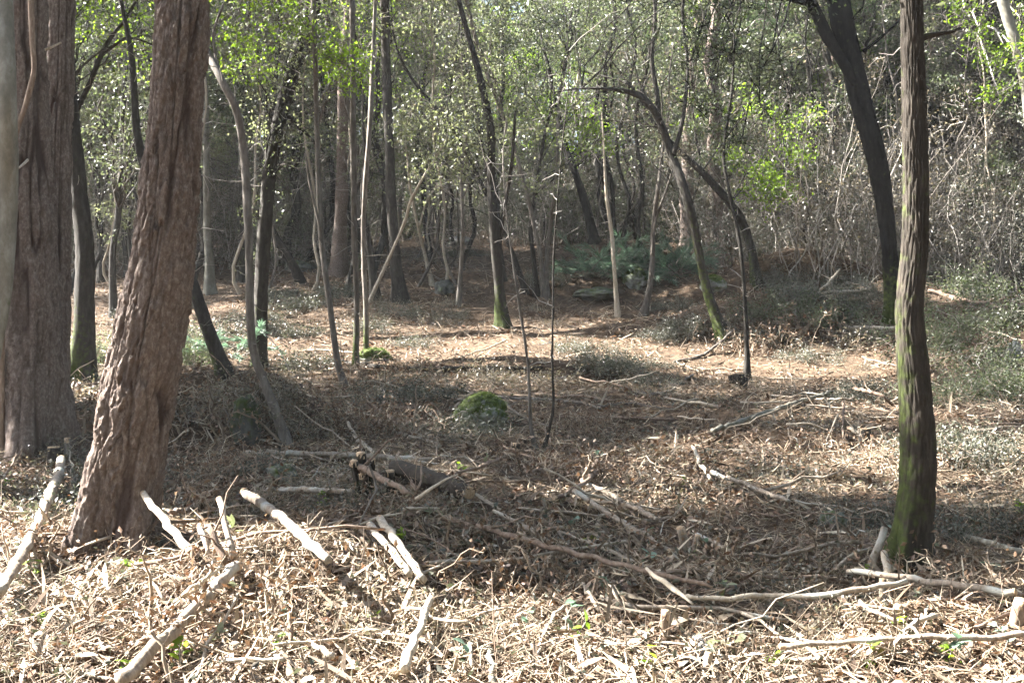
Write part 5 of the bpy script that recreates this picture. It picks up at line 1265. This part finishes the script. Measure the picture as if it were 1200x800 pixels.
# dead leaves
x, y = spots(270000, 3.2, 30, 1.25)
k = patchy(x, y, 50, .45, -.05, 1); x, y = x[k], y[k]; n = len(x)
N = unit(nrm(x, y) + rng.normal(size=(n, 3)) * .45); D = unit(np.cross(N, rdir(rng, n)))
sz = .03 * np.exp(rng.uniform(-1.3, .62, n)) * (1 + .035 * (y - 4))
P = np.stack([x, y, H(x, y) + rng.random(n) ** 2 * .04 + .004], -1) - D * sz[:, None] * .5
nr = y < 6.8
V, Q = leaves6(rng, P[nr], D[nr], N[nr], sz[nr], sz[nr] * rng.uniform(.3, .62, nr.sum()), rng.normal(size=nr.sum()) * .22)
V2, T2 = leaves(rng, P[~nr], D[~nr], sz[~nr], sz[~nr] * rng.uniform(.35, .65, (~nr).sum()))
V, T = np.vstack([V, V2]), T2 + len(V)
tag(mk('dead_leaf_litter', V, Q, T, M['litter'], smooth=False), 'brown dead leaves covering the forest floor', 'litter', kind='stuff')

# straw, needles and wood chips
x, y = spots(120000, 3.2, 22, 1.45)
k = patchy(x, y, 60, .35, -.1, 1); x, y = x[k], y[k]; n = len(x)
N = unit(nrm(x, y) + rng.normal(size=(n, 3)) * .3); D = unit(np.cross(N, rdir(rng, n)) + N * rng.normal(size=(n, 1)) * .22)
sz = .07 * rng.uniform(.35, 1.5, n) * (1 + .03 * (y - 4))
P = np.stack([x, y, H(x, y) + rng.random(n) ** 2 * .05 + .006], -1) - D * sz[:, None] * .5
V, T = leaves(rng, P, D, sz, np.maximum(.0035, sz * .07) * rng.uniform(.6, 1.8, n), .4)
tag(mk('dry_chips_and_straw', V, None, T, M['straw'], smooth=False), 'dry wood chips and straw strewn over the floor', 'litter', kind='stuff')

# fine twigs lying and sticking out
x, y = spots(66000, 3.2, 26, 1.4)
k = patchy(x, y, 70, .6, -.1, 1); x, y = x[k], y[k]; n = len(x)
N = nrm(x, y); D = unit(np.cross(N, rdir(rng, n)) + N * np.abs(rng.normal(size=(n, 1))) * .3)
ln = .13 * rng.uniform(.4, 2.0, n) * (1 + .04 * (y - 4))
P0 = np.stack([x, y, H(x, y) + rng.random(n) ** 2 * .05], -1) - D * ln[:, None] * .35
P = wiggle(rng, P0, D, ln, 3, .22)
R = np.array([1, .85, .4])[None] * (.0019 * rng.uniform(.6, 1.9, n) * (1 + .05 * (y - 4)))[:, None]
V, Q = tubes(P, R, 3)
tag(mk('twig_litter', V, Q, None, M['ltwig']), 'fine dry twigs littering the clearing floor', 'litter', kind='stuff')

# low green and grey leaves among the litter
x, y = spots(30000, 3.6, 30, 1.1)
k = patchy(x, y, 80, 1.1, -.5, .8); x, y = x[k], y[k]; n = len(x)
D = rdir(rng, n); D[:, 2] = np.abs(D[:, 2]) * .5
P = np.stack([x, y, H(x, y) + rng.random(n) * .07], -1)
sz = .032 * rng.uniform(.5, 1.4, n) * (1 + .03 * (y - 4))
V, T = leaves(rng, P, unit(D), sz, sz * .5)
tag(mk('ground_cover_leaves', V, None, T, M['heath'], smooth=False), 'small grey green leaves showing among the litter', 'ground cover', kind='stuff')

# coarse shreds: bark strips, split wood and broken stalks
x, y = spots(6500, 3.3, 16, 1.5)
k = patchy(x, y, 90, .6, -.2, 1); x, y = x[k], y[k]; n = len(x)
N = unit(nrm(x, y) + rng.normal(size=(n, 3)) * .35); D = unit(np.cross(N, rdir(rng, n)) + N * np.abs(rng.normal(size=(n, 1))) * .25)
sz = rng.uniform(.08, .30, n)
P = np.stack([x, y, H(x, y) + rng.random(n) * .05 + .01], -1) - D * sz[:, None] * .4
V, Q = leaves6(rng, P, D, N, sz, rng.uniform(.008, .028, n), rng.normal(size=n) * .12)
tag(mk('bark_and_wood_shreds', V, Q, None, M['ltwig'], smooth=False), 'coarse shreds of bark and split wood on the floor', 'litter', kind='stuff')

# ------------------------------------------------------------------ unseen trees added left and overhead, crowns placed to shade the clearing
def in_view(p, pad=.04):
    return p[1] > .3 and abs(p[0]) / p[1] < .466 + pad and abs(p[2] - EYE) / p[1] < .311 + pad
def over(poly, n, hlo, hhi, rng):
    """points h metres above the floor from which the sun would reach the polygon (photo pixels) on the floor"""
    poly = np.array(poly, float); out = []
    x0, y0 = poly.min(0); x1, y1 = poly.max(0)
    while len(out) < n:
        x, y = rng.uniform(x0, x1), rng.uniform(y0, y1)
        c = False; j = len(poly) - 1
        for i in range(len(poly)):
            if (poly[i, 1] > y) != (poly[j, 1] > y) and x < (poly[j, 0] - poly[i, 0]) * (y - poly[i, 1]) / (poly[j, 1] - poly[i, 1]) + poly[i, 0]:
                c = not c
            j = i
        if not c or math.hypot(x - 580, (y - 478) * 1.4) < 55: continue
        g = at(x, y); h = rng.uniform(hlo, hhi)
        while in_view(g + SUN / SUN[2] * h, .05) and h < 14: h += .3
        h += rng.uniform(0, .8)
        p = g + SUN / SUN[2] * h
        if not in_view(p): out.append(p)
        elif rng.random() < .02: out.append(p)
    return np.array(out)
def shade_tree(k, poly, n, hlo, hhi, rad, n_per, label, leaf='oakleaf', host=None, L=.06, C=None):
    rng = np.random.default_rng(900 + k)
    if C is None: C = over(poly, n, hlo, hhi, rng)
    C = np.array(C)
    C = C[[not in_view(c) for c in C]]
    if poly and poly[0] == (0, 470): C = np.vstack([C, BIGP])
    if host is None:
        c = C.mean(0)
        gx_, gy_ = c[0], c[1]
        if abs(gx_) < .5 * gy_ + .6: gx_ = -(.5 * gy_ + 1.6)
        gz = float(H(gx_, gy_, False))
        top = C[:, 2].max() - .5
        P = spline(np.array([[gx_, gy_, gz - .3], [gx_ + .1, gy_, gz + 2], [gx_ * .9 + c[0] * .1, gy_, max(gz + 3.5, EYE + .36 * gy_ + .6)], [c[0], c[1], top]]), 40)
        root = empty('oak_tree', (gx_, gy_, gz), label, 'tree')  # unseen tree added to carry the shading clumps
        V, Q, T, ex = tube(P - np.array([gx_, gy_, gz]), .14 * np.linspace(1, .3, 40), 12, disp_oak(k, 9, .2, .008))
        mk('trunk', V, Q, T, M['dark'], root, attrs=ex)
        t = dict(root=root, path=P, foot=np.array([gx_, gy_, gz]), bark='dark', rng=rng, d=gy_)
    else:
        t = TREES[host]
    crown(t, C, rad, int(n_per * .5), L * 1.35, leaf, sub=7, twigs_per=1, spread=.45)
t = TREES['big']; rng = np.random.default_rng(4)
FORK = []
for p in TREES['fork']['path'][::3]:
    if p[2] > 7.5: continue
    q = 0.5
    while in_view(p + SUN * q, .06) and q < 14: q += .25
    for _ in range(4): FORK.append(p + SUN * (q + rng.uniform(.2, 2.2)) + rng.normal(size=3) * .3)
crown(TREES['arch'], [c for c in FORK if not in_view(c, .05)], .5, 330, .06, 'oakleaf', path=ARCHL[-6:], branch_r=.008)  # unseen leaf clumps added to the curved oak to shade the forking one
bp = np.array([p + np.array([rng.uniform(-.35, .35), rng.uniform(-.1, .5), 0]) + SUN * rng.uniform(3.2, 6.0) for p in t['path'][t['path'][:, 2] < 5.2][::5] for _ in range(2)])
BIGP = bp[[not in_view(c) for c in bp]]  # clumps added up the sun ray to shade the big pine trunk
SHADES = [
    ([(190, 535), (420, 535), (600, 600), (770, 660), (870, 690), (860, 712), (640, 672), (480, 620), (300, 600), (200, 620)], 130, 5.0, 7.5, .34, 500, 'unseen evergreen oak left of the clearing, crown placed to shade the near hollow'),
    ([(195, 440), (340, 440), (420, 440), (560, 440), (770, 436), (860, 500), (720, 545), (420, 530), (200, 535)], 140, 5.5, 8.5, .42, 520, 'second unseen evergreen oak left of the clearing, crown placed to shade the middle ground'),
    ([(870, 625), (1020, 615), (1200, 610), (1200, 665), (1100, 668), (900, 660)], 60, 6, 8.5, .34, 460, 'tall oak on the left whose crown shades the straight oak foot'),
    ([(400, 350), (700, 340), (700, 378), (430, 378)], 18, 6, 9, .4, 360, 'oak at the far left whose crown shades the upper ledge'),
    ([(870, 330), (1050, 330), (1060, 400), (870, 400)], 50, 6, 9, .45, 460, 'oak at the far left whose crown shades the hollow of the right bank'),
    ([(830, 455), (1040, 440), (1050, 530), (800, 545)], 34, 6, 9, .32, 360, 'oak at the left whose ragged crown dapples the right middle ground'),
    ([(1090, 390), (1210, 390), (1210, 490), (1090, 490)], 30, 6, 9, .45, 460, 'oak at the left whose crown shades the brambles'),
    ([(0, 470), (90, 470), (100, 540), (0, 600)], 14, 3.5, 6, .35, 240, 'low oak at the left of the big pine'),
]
for i, (poly, n, a, b, r, npr, lab) in enumerate(SHADES):
    shade_tree(i, poly, n, a, b, r, npr, lab)

shade_tree(40, None, 0, 0, 0, .5, 300, 'unseen tall evergreen oak beyond the left edge, added to shade the forking oak', C=[c for c in OV if not in_view(c)])


# ------------------------------------------------------------------ thin scattering air added for the veiling glare over the far trees
hv = np.array([[x, y, z] for x in (-175, 175) for y in (-45, 235) for z in (-8, 62)], float)
hq = np.array([[0, 1, 3, 2], [4, 6, 7, 5], [0, 4, 5, 1], [2, 3, 7, 6], [0, 2, 6, 4], [1, 5, 7, 3]])
m, t, o = newmat('glare_veil')
v = t.nodes.new('ShaderNodeVolumePrincipled')
v.inputs['Color'].default_value = (.95, .97, 1, 1)
v.inputs['Density'].default_value = .0005
v.inputs['Anisotropy'].default_value = .3
t.links.new(v.outputs[0], o.inputs['Volume'])
tag(mk('glare_haze', hv, hq, None, m, smooth=False), kind='stuff')
